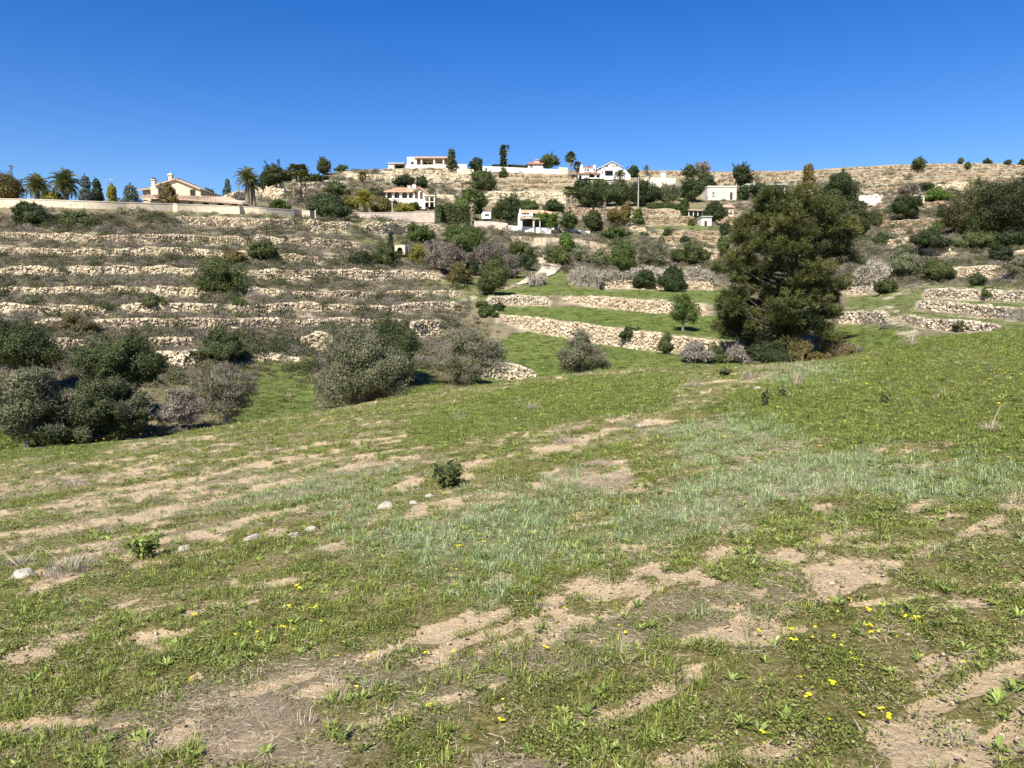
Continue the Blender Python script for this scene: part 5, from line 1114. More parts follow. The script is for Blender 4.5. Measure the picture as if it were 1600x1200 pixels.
def arched_villa():
    h = House('villa', 'white villa with four arched windows, hipped tile roof and satellite dish', 640, 318, 196)
    h.box('wall', 603.5, 646, 318, 300, 1.3, 9, M['cream'])
    h.arch('arcade', 603, 646, 318, 299.2, 0, .45, [(605.8,613.2,304.5,310),(616.6,624.6,304.5,310),(628.6,636.4,304.5,310),(639,645,304.5,310)], M['cream'])
    for a, b in ((606, 613), (617, 624.4), (628.8, 636.2), (639.2, 644.8)):
        g = h.box('window', a, b, 310, 300.6, .9, .98, M['glass']); h.box('mullion', (a + b) / 2 - .25, (a + b) / 2 + .25, 310, 301, .82, .89, M['white'], g)
    h.roofquad('roof', [(601.5,300,-.7),(648,300,-.7),(640,291,4.2),(620,290.5,4.2)], M['tileorange'], .2, None, True)
    h.roofquad('roof', [(601.5,300,9.4),(601.5,300,-.7),(619.8,290.5,4.2),(619.6,290.5,4.3)], M['tileorange'], .2)
    h.roofquad('roof', [(640.2,291,4.2),(648.2,300,-.6),(648.2,299,9.4),(640.4,291,4.3)], M['tileorange'], .2)
    h.prism('gable_wing', [(647,318),(668,318),(668,303.5),(656,295.5),(647,300.5)], -1.2, 7, M['cream'])
    h.box('doorway', 649, 654, 312, 301.5, -1.28, -1.21, M['wood']); h.box('doorway', 657, 661, 312, 301.5, -1.28, -1.21, M['wood'])
    h.roofquad('wing_roof', [(645.5,301,-1.8),(656,294.6,-1.8),(656,294.6,7.4),(645.5,301,7.4)], M['tileorange'], .18); h.roofquad('wing_roof', [(656.2,294.6,-1.8),(670.5,304.2,-1.8),(670.5,304.2,7.4),(656.2,294.6,7.4)], M['tileorange'], .18)
    h.box('chimney', 633.6, 638, 296, 287.5, 4.4, 5.2, M['white']); h.box('chimney_cap', 633, 638.6, 287.4, 286.6, 4.3, 5.3, M['tileorange'])
    mb = MB(); n = 14; v = [(0, 0, 0)]
    for k in range(n): a = k * 2 * math.pi / n; v.append((.58 * math.cos(a), -.16, .58 * math.sin(a)))
    mb.add(np.array(v) + np.array([h.X(645.5), 2.0, h.Z(290.5)]), [(0, i + 1, (i + 1) % n + 1) for i in range(n)]); mb.tube(np.array([(h.X(645.5), 2.05, h.Z(297)), (h.X(645.5), 2.03, h.Z(290.5))]), [.05, .05], 6); mb.build('satellite_dish', M['white'], h.root)
    t = h.box('terrace', 615, 664, 326, 318.2, -4, .0, M['cream'])
    bal = MB()
    for k, x in enumerate(np.arange(617, 656, 1.6)): bal.box(h.X(x), h.X(x + .8), -3.9, -3.7, h.Z(318), h.Z(315))
    bal.box(h.X(616), h.X(657), -4.0, -3.6, h.Z(315), h.Z(314)); tag(bal.build('balustrade', M['white'], t), kind='stuff')
    pg = h.box('pergola_beam', 664, 681.5, 310.4, 308.8, -4.2, .5, M['cream'])
    for x in (664.6, 672, 679.5): h.box('pergola_post', x, x + 1.8, 326, 310.5, -4, -3.6, M['cream'])
    h.box('pergola_shade_back', 665, 681, 326, 313, -.4, -.1, M['wood']); h.box('rail', 666.5, 679.4, 319, 318, -3.9, -3.7, M['white'])  # pergola back is a dark sheet painting the shade under the beam
    h.box('lower_storey', 650, 668, 331, 326.2, -6, -3.2, M['cream']); h.box('lower_window', 658, 663, 330, 327.2, -6.06, -6.01, M['glass'])
arched_villa()
def hilltop_villa():
    h = House('villa', 'long low hilltop villa with white wing and open columned porch', 668, 262, 258)
    h.box('white_wing', 637, 649.8, 262, 246, 0, 9, M['cream']); h.box('window', 643, 647, 257, 253, -.06, -.01, M['glass'])
    h.box('wall', 650, 699, 262, 248.5, 4.0, 10, M['cream'])
    rf = h.box('roof', 648.5, 700.5, 248.4, 246, -.8, 10.4, M['tile']); h.box('parapet', 655, 695, 245.9, 243.8, 2, 9, M['tile'], rf)
    for x in (649.9, 658, 677.5, 691.5): h.box('column', x, x + 1.9, 262, 248.45, -.3, .2, M['white'])
    h.box('doorway', 668, 672, 260, 251, 3.92, 3.98, M['wood']); h.box('doorway', 660, 665.5, 260, 250.5, 3.92, 3.98, M['glass']); h.box('doorway', 680.5, 690, 260, 250.5, 3.92, 3.98, M['wood'])
    h.box('terrace_wall', 633, 700, 264.5, 258.8, -1.6, -1.0, M['beige']); h.box('terrace', 633, 700, 266, 262.1, -.99, 4, M['beige'])
    h.box('railing', 679, 691, 257.5, 256.9, -.9, -.8, M['white'])
    c = House('carport', 'small flat roofed carport left of the hilltop villa', 620, 262, 256, 0, 'carport')
    c.box('wall', 607, 616, 263, 256.5, 0, 5, M['white']); c.box('roof', 606.4, 632, 256.4, 254.8, -.4, 5.4, M['concrete']); c.box('post', 630, 631.4, 263, 256.45, 0, .3, M['wood']); c.box('back_wall', 616.2, 631, 263, 256.45, 4.6, 4.9, M['wood'])  # carport back coloured dark to stand for its inner shade
    boundary_wall('garden_wall', 'low white wall right of the hilltop villa', [(712,256.5,7),(729,256.5,7)], M['white'], .4, None, Yabs=258)
    boundary_wall('garden_wall', 'stone arch footed wall below the hilltop villa', [(714,263.5,5),(740,264.5,5)], M['estate'], .6, None, Yabs=252)
hilltop_villa()
def turret_house():
    h = House('house', 'red roofed house peeping over the hilltop hedge', 836, 264, 282)
    h.box('wall', 825, 848, 264, 255, 0, 8, M['cream'])
    h.roofquad('roof', [(823,256,-.6),(849.5,256,-.6),(843,250.5,4),(832,250.5,4)], M['tilered'], .2, None, True); h.roofquad('roof', [(823,256,8.5),(823,256,-.6),(831.8,250.5,4),(831.7,250.5,4.1)], M['tilered'], .2)
    t = h.box('turret', 835.5, 842.5, 252, 248.6, 2.5, 5, M['white']); h.roofquad('turret_roof', [(834.8,248.7,2.2),(843.2,248.7,2.2),(839,246.4,3.6),(838.8,246.4,3.6)], M['tilered'], .15, t); h.window(829, 832, 262, 258.5, -.02)
turret_house()
def white_houses():
    h = House('house', 'white house with red tile strips and two arches, left of the white pair', 920, 279, 262)
    h.box('wall', 907, 931.5, 279, 260.6, 2.2, 9, M['white']); h.prism('parapet', [(908,260.5),(911.5,260.5),(911.5,257.6),(910,255.8),(908,258)], 2.2, 9, M['white']); h.box('parapet', 928, 931.4, 260.5, 256.8, 2.2, 9, M['white'])
    h.roofquad('roof', [(911.7,260.6,2.0),(927.8,260.6,2.0),(927.8,256.8,6),(911.7,256.8,6)], M['tilered'], .15, None, True); h.box('chimney', 922, 926, 257.5, 255, 6.2, 7, M['wood'])
    for a in ((914.6, 916.6, 266, 263), (918.6, 921.2, 266.4, 263), (928, 930, 265.6, 262.6)): h.window(*a, 2.18)
    h.roofquad('porch_roof', [(902.6,271.4,-.5),(938,271.4,-.5),(938,268.6,2.19),(903.5,268.6,2.19)], M['tilered'], .15, None, True)
    h.arch('porch', 903, 938, 279, 271.6, 0, .35, [(905,909,276,279),(920.5,929,276.2,277.5),(931.5,937.6,276.2,277.5)], M['white']); h.box('porch_back', 903.4, 937.6, 279, 272, 1.9, 2.15, M['wood'])  # porch back painted dark as the shade seen through the arches
    g = House('house', 'white gabled house with large dark doorway, right of the white pair', 955, 280, 258)
    g.prism('wall', [(938.2,280),(971,280),(971,262),(956,254.2),(940,261),(933,265.5),(933,280)], 0, 10, M['white'])
    g.roofquad('roof', [(956,253.6,-.5),(971.8,261.6,-.5),(971.8,261.6,10.3),(956,253.6,10.3)], M['white'], .12); g.roofquad('roof', [(932,265.2,-.5),(955.8,253.6,-.5),(955.8,253.6,10.3),(932,265.2,10.3)], M['white'], .12)
    g.box('doorway', 945.4, 957, 274.4, 268, -.08, -.01, M['glass']); g.box('awning', 944.6, 957.8, 267.9, 266.6, -1.4, -.02, M['white'])
    for a in ((946, 949.6, 261.6, 260), (957, 959, 261.6, 259.6), (961.4, 963, 261.4, 258.8), (936, 938.6, 265.6, 263.8), (940.6, 942.4, 271, 268.6), (960.5, 963.5, 272.4, 270.4)): g.window(*a, -.02, 'white', False)
    v = g.box('ventilation_hood', 952.4, 954, 260, 257.6, -.3, -.01, M['white']); g.box('chimney', 954.6, 956.8, 255, 251.8, 4, 4.6, M['white']); g.box('column', 956.8, 958.4, 284, 266.5, -1.6, -1.2, M['white'])
    g.prism('side_wing', [(971.1,280),(985,280),(985,273.5),(978,265.5),(971.1,263.8)], 1, 9, M['white']); g.window(974, 977, 272.5, 270, .98, 'white', False)
    g.box('steps', 944, 957, 283, 280.1, -2.6, -.3, M['cream'])
    s = House('shed', 'tiny white shed among the trees below the white houses', 953, 288, 246, 0, 'shed'); s.box('wall', 949, 958, 288, 284.6, 0, 2.5, M['white']); s.box('roof', 948.4, 958.6, 284.5, 283.8, -.3, 2.8, M['white'])
    p = House('panel', 'small white square hut above the cream retaining wall', 1037, 277.6, 264, 0, 'hut'); p.box('wall', 1033, 1040, 277.6, 269.8, 0, 2, M['white']); p.box('roof', 1032.6, 1040.4, 269.7, 269.1, -.2, 2.2, M['white'])
white_houses()
def orange_house():
    h = House('house', 'low white house with pale orange tile roof above the white garden wall', 835, 358, 164)
    h.box('wall', 814, 866, 358, 334, 1.2, 8, M['white']); h.prism('front_wing', [(809.5,358),(832,358),(832,333.6),(815,333.6),(813,327),(809.5,340)], -1.4, 1.15, M['white'])
    h.roofquad('roof', [(814.5,333.6,-1.8),(868,334.6,-.4),(850,325.2,5),(813,324.6,5)], M['tileorange'], .2, None, True); h.roofquad('roof', [(813,324.5,5.2),(850,325.1,5.2),(868,334.6,9),(814.5,333.6,9)], M['tileorange'], .2)
    h.window(818, 827, 337.6, 334.8, -1.42); h.roofquad('porch_roof', [(812,344.6,-4),(842,345,-4),(845,340.6,1.19),(814,339.6,-1.42)], M['tile'], .15, None, True)
    h.arch('porch', 812, 843, 358, 345.2, -3.6, -3.2, [(816,832,350.4,358),(834,842,351,358)], M['white']); h.box('porch_back', 814, 842, 358, 345.2, -1.6, -1.45, M['wood'])  # dark porch back stands in for shade behind the arches
    c = House('caravan', 'boxy white caravan half hidden by the trees left of the orange roof', 760, 346, 166, 0, 'caravan')
    c.prism('body', [(752.6,342),(767,342),(767,331.4),(755,331),(752.6,334)], 0, 2.3, M['white']); w = c.box('window', 757.5, 764, 337.6, 334.6, -.05, -.005, M['glass']); c.box('window_rail', 757, 764.5, 336.2, 335.9, -.09, -.055, M['white'], w)
    for x in (756.5, 763.5):
        mb = MB(); mb.tube(np.array([(c.X(x), .1, c.Z(343.4)), (c.X(x), .4, c.Z(343.4))]), [.33, .33], 12); mb.build('wheel', M['darkmetal'], c.root)
    c.box('chassis', 752.8, 767, 343, 342.1, .1, 2.2, M['darkmetal'])
orange_house()
def small_buildings():
    h = House('house', 'flat roofed cream house among the dark trees', 1128, 313, 226); h.box('wall', 1105.5, 1150, 313, 293, 0, 8, M['beige']); h.box('parapet', 1105, 1150.5, 292.9, 291.4, -.2, 8.2, M['cream']); h.window(1113, 1116, 305, 300, -.02, 'cream'); h.box('doorway', 1140, 1144, 312, 301, -.06, -.01, M['wood'])
    h = House('house', 'low white house with dark openings left behind the tall pine top', 1196, 302, 240); h.box('wall', 1166, 1226, 302, 290.4, 1, 8, M['white']); h.box('roof', 1164, 1228, 290.3, 288.4, -1.2, 8.4, M['concrete'])
    for x in (1171, 1184, 1200, 1213): h.box('doorway', x, x + 8, 300, 292.5, .92, .98, M['glass'])
    for x in (1168, 1181, 1195, 1210, 1223): h.box('post', x, x + 1.2, 302, 290.4, -1, -.7, M['white'])
    h = House('house', 'cream house end showing right of the tall pine top', 1272, 314, 225); h.box('wall', 1256, 1278, 314, 299, 0, 7, M['cream']); h.box('roof', 1255, 1279, 298.9, 297.4, -.4, 7.4, M['white']); h.window(1262, 1266, 308, 303, -.02, 'white')
    h = House('shack', 'open fronted blue grey shack beside the dark tree', 1090, 337, 196, 0, 'shack'); h.box('wall', 1076, 1104, 337, 328, 2.2, 4.5, M['bluepaint']); h.roofquad('roof', [(1074,328,-.4),(1106,329.5,-.4),(1106,324.6,4.8),(1074,323.8,4.8)], M['tile'], .15, None, True)
    for x in (1076, 1083, 1090, 1097, 1102.6): h.box('post', x, x + 1, 337, 328, 0, .2, M['white'])
    h.box('window', 1084.5, 1089, 334, 330, 2.12, 2.18, M['white']); h.box('window', 1092, 1096, 334, 330, 2.12, 2.18, M['glass'])
    h = House('hut', 'small cream block hut under the blue grey shack', 1104, 353, 178, 0, 'hut'); h.box('wall', 1096, 1111.5, 353, 339.6, 0, 3.5, M['cream']); h.box('roof', 1095, 1112.5, 339.5, 338.2, -.3, 3.8, M['concrete']); h.box('doorway', 1100.5, 1104.5, 353, 345.5, -.06, -.01, M['wood'])
    h = House('hut', 'small tile roofed stone hut right of the blue grey shack', 1136, 337, 192, 0, 'hut'); h.box('wall', 1130, 1146, 337, 323.5, 0, 4, M['estate']); h.roofquad('roof', [(1128.5,324,-.4),(1147.5,324,-.4),(1146,318.5,2.5),(1131,318.5,2.5)], M['tile'], .15, None, True); h.box('doorway', 1134, 1138, 337, 328, -.06, -.01, M['wood']); h.window(1141, 1143.6, 332, 328.5, -.02, 'estate')
    h = House('hut', 'small tan stone hut beside the fresh green bush', 1436, 317, 200, 0, 'hut'); h.box('wall', 1428, 1444, 317, 307.4, 0, 4, M['estate']); h.box('roof', 1427.4, 1444.6, 307.3, 306.2, -.2, 4.2, M['beige']); h.box('doorway', 1438.5, 1441.5, 317, 311, -.06, -.01, M['wood'])
    h = House('hut', 'old stone kiln with dark arch beside the small cypress', 625, 398, 108, 0, 'hut'); h.arch('wall', 617, 633, 398, 383, 0, .8, [(620.5,629,391,398)], M['estate']); h.box('back', 617.2, 632.8, 398, 384, .82, 3, M['estate']); h.box('shade_sheet', 620.2, 629.2, 398, 386.5, .77, .815, M['wood'])  # thin dark sheet in the arch is painted shade
    rng = np.random.default_rng(8); xs = rng.uniform(1340, 1377, 90); C = far(xs, rng.uniform(309, 320, 90)); C[:, 2] += rng.uniform(0, .9, 90); o = C[0].copy(); mb = MB(); stones(mb, C - o, .7, rng); tag(mb.build('rubble', M['cream'], None, False, o), 'heap of white building rubble right of the tall pine', 'rubble', kind='stuff')
    h = House('ruin', 'low broken white wall standing in the rubble heap', 1362, 319, 198, 0, 'ruin'); h.prism('wall', [(1341,319),(1352,319),(1352,309),(1348,306),(1344,310),(1341,312)], 0, .5, M['white']); h.prism('wall', [(1364,319),(1373,319),(1373,308),(1369,310),(1364,309)], 1.5, 2.0, M['white'])
    # gate in the estate wall
    g = House('gate', 'dark solid metal gate at the end of the estate wall', 488, 341, 124.5, 0, 'gate'); g.box('gate_leaf', 484.5, 487.9, 341, 330.2, 0, .08, M['darkmetal']); g.box('gate_leaf', 488.1, 492, 341, 330.2, 0, .08, M['darkmetal']); g.box('gate_post', 492.1, 493.6, 341, 329, -.1, .2, M['estate'])
small_buildings()
def pole(label, px, py, top, Y=None, mat='concrete', r=.14, arm=False, lamp=False, cat='utility pole'):
    B = far(px, py) if Y is None else P(px, py, float(Y)); s = B[1] / F; H = (py - top) * s; root = empty('utility_pole' if not lamp else 'street_lamp', B); tag(root, label, cat)
    MB().tube(np.array([(0, 0, -.5), (0, 0, H * .5), (0, 0, H)]), [r, r * .85, r * .65], 8).build('post', M[mat], root)
    if arm:
        a = MB().box(-.7, .7, -.06, .06, H - .45, H - .33).build('crossarm', M['wood'], root)
        for x in (-.6, 0, .6): MB().tube(np.array([(x, 0, H - .325), (x, 0, H - .13)]), [.05, .03], 6).build('insulator', M['white'], a)
    if lamp: a = MB().tube(np.array([(0, 0, H), (.5, 0, H + .25), (1.0, 0, H + .25)]), [.04, .035, .03], 6).build('lamp_arm', M['metal'], root); MB().box(.8, 1.4, -.12, .12, H + .12, H + .22).build('lamp_head', M['metal'], a)
pole('pale concrete utility pole standing before the dark tree row', 997, 327, 279, arm=True)
pole('thin dark pole among the trees below the white houses', 922, 326, 285, mat='wood', r=.09, arm=True)
pole('thin street lamp on the skyline between the conifers and the estate house', 167, 322, 284, 128, 'metal', .07, lamp=True, cat='street lamp')
pole('wooden pole by the boundary wall below the arched villa', 613, 333, 312, 148, 'beige', .09)
pole('short pale pole behind the orange roof', 838, 330, 310, 184, 'concrete', .09)
pole('tan pole before the dark tree near the flat cream house', 1150, 312, 288, 220, 'beige', .12, arm=True)

# ------------------------------------------------------------------ scattered ground cover
def hidden_proto(mb, name, mat): return bpy.data.objects.new(name, mb.mesh(name, mat))
def scatter(name, label, cat, pts, rot, scl, idx, protos, kind='stuff'):
    me = bpy.data.meshes.new(name); n = len(pts); me.vertices.add(n); me.vertices.foreach_set('co', pts.astype(np.float32).ravel())
    for nm, tp, key, d in (('rot', 'FLOAT_VECTOR', 'vector', rot), ('scl', 'FLOAT_VECTOR', 'vector', scl), ('idx', 'INT', 'value', idx)):
        a = me.attributes.new(nm, tp, 'POINT'); a.data.foreach_set(key, np.ascontiguousarray(d, dtype=np.int32 if tp == 'INT' else np.float32).ravel())
    me.update(); o = bpy.data.objects.new(name, me); COL.objects.link(o); tag(o, label, cat, kind=kind)
    c = bpy.data.collections.new('proto_' + name)
    for k, p in enumerate(protos): p.name = '%03d_%s' % (k, name); c.objects.link(p)
    g = bpy.data.node_groups.new('scatter_' + name, 'GeometryNodeTree')
    g.interface.new_socket('Geometry', in_out='INPUT', socket_type='NodeSocketGeometry'); g.interface.new_socket('Geometry', in_out='OUTPUT', socket_type='NodeSocketGeometry')
    i, q = g.nodes.new('NodeGroupInput'), g.nodes.new('NodeGroupOutput'); ip = g.nodes.new('GeometryNodeInstanceOnPoints'); ci = g.nodes.new('GeometryNodeCollectionInfo')
    ci.inputs['Collection'].default_value = c; ci.inputs['Separate Children'].default_value = True; ci.inputs['Reset Children'].default_value = True
    def na(nm, tp):
        x = g.nodes.new('GeometryNodeInputNamedAttribute'); x.data_type = tp; x.inputs['Name'].default_value = nm; return x.outputs['Attribute']
    g.links.new(i.outputs[0], ip.inputs['Points']); g.links.new(ci.outputs[0], ip.inputs['Instance']); ip.inputs['Pick Instance'].default_value = True
    g.links.new(na('idx', 'INT'), ip.inputs['Instance Index']); g.links.new(na('scl', 'FLOAT_VECTOR'), ip.inputs['Scale'])
    e2r = g.nodes.new('FunctionNodeEulerToRotation'); g.links.new(na('rot', 'FLOAT_VECTOR'), e2r.inputs[0]); g.links.new(e2r.outputs[0], ip.inputs['Rotation'])
    g.links.new(ip.outputs[0], q.inputs[0]); md = o.modifiers.new('scatter', 'NODES'); md.node_group = g; return o
def blades(rng, n, rad, l0, l1, w, spread=0.7, seg=2, tl=0.0, th=1.0):
    mb = MB(); a = rng.uniform(0, 6.283, n); r = rad * np.sqrt(rng.random(n)); base = np.stack([r * np.cos(a), r * np.sin(a), np.zeros(n)], -1)
    out = unit(np.stack([np.cos(a), np.sin(a), np.zeros(n)], -1) + rng.normal(0, .5, (n, 3)) * np.array([1, 1, 0])); L = rng.uniform(l0, l1, n)[:, None]; ti = rng.uniform(.15, spread, n)[:, None]
    side = unit(np.cross(out, np.array([[0, 0, 1.]]))) * w * rng.uniform(.7, 1.3, (n, 1)); up = np.array([[0, 0, 1.]]); m = base + (out * ti * .55 + up * (1 - ti * .35)) * L * .55; t = m + (out * ti * 1.3 + up * (0.75 - ti)) * L * .5
    tn = rng.uniform(tl, th, n)
    mb.add(np.stack([base - side * .5, base + side * .5, m + side * .5, m - side * .5], 1), np.arange(4 * n).reshape(-1, 4), np.repeat(tn, 4)); mb.add(np.stack([m - side * .5, m + side * .5, t], 1), np.arange(3 * n).reshape(-1, 3), np.repeat(tn, 3)); return mb
G = {}
G['turf'] = leaf_mat('turf_leaves', (0.050, 0.070, 0.010), (0.270, 0.295, 0.080), 0.25, 0.4, 0.7, 0.15)
G['tuft'] = leaf_mat('grass_blades', (0.075, 0.110, 0.014), (0.320, 0.360, 0.085), 0.3, 0.3, 0.6, 0.2)
G['weed'] = leaf_mat('weed_leaves', (0.095, 0.145, 0.018), (0.360, 0.430, 0.110), 0.3, 0.3, 0.5, 0.3)
G['silver'] = leaf_mat('silver_grass', (0.110, 0.155, 0.045), (0.440, 0.520, 0.270), 0.2, 0.2, 0.6, 0.2)
G['straw'] = leaf_mat('dry_straw', (0.300, 0.235, 0.155), (0.600, 0.510, 0.370), 0.1, 0.25, 0.8, 0.1)
G['petal'] = leaf_mat('yellow_petals', (0.72, 0.60, 0.010), (0.88, 0.78, 0.040), 0.2, 0.1, 0.5, 0.2)
G['pebble'] = surf_mat('pebbles', (0.34, 0.25, 0.17), (0.58, 0.48, 0.36), 6, 0.95, 0.4, 30, True)
rg = np.random.default_rng(77)
def turf_proto(rng, n=100, rad=.075, l=.0105):
    mb = MB(); a = rng.uniform(0, 6.283, n); r = rad * np.sqrt(rng.random(n)); C = np.stack([r * np.cos(a), r * np.sin(a), rng.uniform(.002, .030, n) * (1 - .5 * r / rad)], -1); leaves(mb, C, np.tile([[0, 0, 1.]], (n, 1)), l, l * .6, rng, rng.random(n), .6); return mb
def rosette(rng, n=10, l=.11):
    mb = MB()
    for k in range(n):
        a = k * 2.4 + rng.uniform(-.3, .3); L = l * rng.uniform(.6, 1.15); e = rng.uniform(.25, 1.0); d = np.array([math.cos(a) * math.cos(e), math.sin(a) * math.cos(e), math.sin(e)]); s = np.array([-math.sin(a), math.cos(a), 0]) * L * .11; m = d * L * .55; t = d * L + np.array([0, 0, -L * .18 * e]); t0 = rng.uniform(.1, .9)
        mb.add([(0, 0, 0), m + s, t, m - s], [(0, 1, 2), (0, 2, 3)], t0)
    return mb
def flower(rng):
    mb = MB(); h = rng.uniform(.035, .085); mb.add([(-.002, 0, 0), (.002, 0, 0), (.01, 0, h)], [(0, 1, 2)], 0.0)
    for q in range(rng.integers(1, 4)):
        c = np.array([.01 + rng.normal(0, .02) * (q > 0), rng.normal(0, .02) * (q > 0), h * rng.uniform(.85, 1.05)])
        for k in range(5):
            a = k * 1.2566; d = np.array([math.cos(a), math.sin(a), .35]) * .0165; s = np.array([-math.sin(a), math.cos(a), 0]) * .009; mb.add([c, c + d * .7 + s, c + d, c + d * .7 - s], [(0, 1, 2, 3)], rng.random())
    return mb
def field_points(y0, y1, dens, rng, wide=0.86):
    # a strip wider than the view, so that the meadow goes on to both sides
    y0 = y0 if y0 > 2 else .6; m = 3.2; A = wide * (y1 * y1 - y0 * y0) + 2 * m * (y1 - y0); n = int(A * dens); y = rng.uniform(y0, y1, int(n * 2.2)); y = y[rng.random(len(y)) < (wide * y + m) / (wide * y1 + m)]; y = y[:n]; x = (wide * y + m) * rng.uniform(-1, 1, len(y)); px, py = proj(x, y, FA * x + FB * y); k = py > edge(px) + 0.5; return x[k], y[k], px[k], py[k]
def put(name, label, cat, bands, weight, protos, smin, smax, zscale=(.8, 1.2), seed=1, tilt=.12, extra=None):
    rng = np.random.default_rng(seed); Pts, S, I = [], [], []
    for (y0, y1, dens, k) in bands:
        x, y, px, py = field_points(y0, y1, dens, rng); w = weight(x, y, px, py, rng); q = rng.random(len(x)) < w; x, y = x[q], y[q]; Pts.append(np.stack([x, y, zf(x, y) - .004], -1)); S.append(rng.uniform(smin, smax, len(x)) * k)
    if extra is not None: Pts.append(extra[0]); S.append(extra[1])
    Pts = np.concatenate(Pts); S = np.concatenate(S); n = len(Pts); rot = np.stack([rng.normal(0, tilt, n), rng.normal(0, tilt, n), rng.uniform(0, 6.283, n)], -1); scl = S[:, None] * np.stack([np.ones(n), np.ones(n), rng.uniform(*zscale, n)], -1)
    return scatter(name, label, cat, Pts, rot, scl, rng.integers(0, len(protos), n), protos)
BN = ((1.3, 6, 1.0, 1.0), (6, 12, .55, 1.15), (12, 22, .22, 1.5), (22, 46, .085, 2.2))
def bands(d): return [(a, b, d * k, s) for a, b, k, s in BN]
def w_turf(x, y, px, py, r): so, si, lu, dr, mu = field_masks(x, y); return np.clip(1 - 1.1 * so, .07, 1) * (1 - .6 * si) * (1 - .5 * dr) * (1 - .95 * mu) * np.maximum(.10 + .80 * sstep(.42, .62, fbm(x / .2, y / .2, 301, 3)), .45 * lu)
put('turf', 'low mossy turf covering the meadow', 'turf', bands(300), w_turf, [hidden_proto(turf_proto(rg), 't', G['turf']) for _ in range(5)], .7, 1.5, seed=11)
def w_tuft(x, y, px, py, r):
    so, si, lu, dr, mu = field_masks(x, y); n = fbm(x / .55, y / .55, 141, 3); return (sstep(.42, .62, n) * .9 + .08 + .45 * lu) * np.clip(1 - 1.2 * so, 0, 1) * (1 - .8 * si) * (1 - .5 * dr) * (1 - .9 * mu)
put('grass', 'green grass tufts of the meadow', 'grass', bands(230), w_tuft, [hidden_proto(blades(rg, 24, .04, .025, .075, .0034, 1.0), 'g', G['tuft']) for _ in range(5)], .6, 1.4, seed=12)
def w_weed(x, y, px, py, r):
    so, si, lu, dr, mu = field_masks(x, y); n = fbm(x / .8, y / .8, 151, 3); return (sstep(.44, .60, n) * .9 + .12 + .45 * lu) * np.clip(1 - .85 * so, 0, 1) * (1 - .6 * si) * (1 - .5 * dr) * (1 - .9 * mu)
put('weeds', 'broad leaved weed rosettes in the meadow', 'weeds', bands(95), w_weed, [hidden_proto(rosette(rg, 12, .068), 'w', G['weed']) for _ in range(4)] + [hidden_proto(rosette(rg, 18, .055), 'w', G['weed']) for _ in range(3)], .45, 1.15, seed=13)
def w_silver(x, y, px, py, r): so, si, lu, dr, mu = field_masks(x, y); return si * (.36 + .55 * sstep(.36, .6, fbm(x / .5, y / .5, 311, 3))) * np.clip(1 - so, 0, 1) + .012 * (1 - so)
put('silver_grass', 'silvery blue green soft grass in patches', 'grass', bands(200), w_silver, [hidden_proto(blades(rg, 26, .06, .03, .085, .0036, .9), 's', G['silver']) for _ in range(4)], .7, 1.3, seed=14)
def w_straw(x, y, px, py, r): so, si, lu, dr, mu = field_masks(x, y); return np.clip(.38 + .25 * so + .5 * dr + 1.0 * mu, 0, 1) * (1 - .8 * lu)
def straw_proto(rng, n=16):
    mb = MB(); C = np.stack([rng.normal(0, .05, n), rng.normal(0, .05, n), rng.uniform(.002, .018, n)], -1); d = np.stack([rng.normal(0, 1, n), rng.normal(0, 1, n), rng.normal(.08, .14, n)], -1); needles(mb, C, d, .045, .0022, rng, rng.random(n), .1); return mb
put('straw', 'dry straw and dead stalks lying on the soil', 'straw', bands(190), w_straw, [hidden_proto(straw_proto(rg), 'd', G['straw']) for _ in range(4)], .6, 1.4, seed=15)
def w_drytuft(x, y, px, py, r): so, si, lu, dr, mu = field_masks(x, y); n = fbm(x / 1.3, y / 1.3, 171, 2); return np.clip(dr * sstep(.5, .65, n), 0, 1)
put('dry_grass', 'grey dry grass tufts standing in the meadow', 'dry grass', bands(7), w_drytuft, [hidden_proto(blades(rg, 30, .05, .04, .11, .003, .9), 'd', G['straw']) for _ in range(3)], .6, 1.2, seed=16)
def w_peb(x, y, px, py, r): so, si, lu, dr, mu = field_masks(x, y); return .06 + .8 * so
def peb(rng): mb = MB(); stones(mb, np.zeros((1, 3)), .028, rng); return mb
put('pebbles', 'small clods and pebbles on the bare soil', 'pebbles', [(1.3, 6, 130, .34), (6, 12, 22, .55), (12, 24, 2, 1.1)], w_peb, [hidden_proto(peb(rg), 'p', G['pebble']) for _ in range(5)], .3, 1.9, seed=17)
FLW = [(432,985,9),(470,960,5),(485,912,6),(322,1045,4),(300,955,4),(155,882,4),(262,868,5),(500,905,4),(575,1075,2),(610,1020,3),(540,1020,3),(695,890,4),(770,838,14),(690,765,6),(780,810,4),(890,800,5),(960,820,3),(880,905,4),(870,965,4),(975,985,3),(805,1010,2),(740,1090,3),(785,1120,2),(1290,1000,8),(1330,985,8),(1300,1090,7),(1265,1005,5),(1345,940,10),(1395,975,5),(1420,1045,2),(1215,1140,2),(1335,1120,3),(1390,1055,3),(1085,770,3),(1010,790,3),(1530,705,3),(1060,690,6),(1280,700,4),(110,765,5),(1260,660,9),(1300,640,10),(1360,655,8),(1450,620,10),(1500,600,12),(1560,590,14),(1400,610,14),(1350,600,12),(30,700,12),(80,690,10),(150,690,10),(430,655,8),(640,640,10),(700,640,5),(250,735,8),(270,655,5),(1410,540,14),(1380,555,12),(1340,570,8),(830,590,10)]
ex = []
for (a, b, n) in FLW:
    q = fxy(a, b); d = q[1]; k = rg.normal(0, 1, (n, 2)) * np.array([.035, .05]) * d * .8 + q; ex.append(k[: max(2, int(n * .9))])
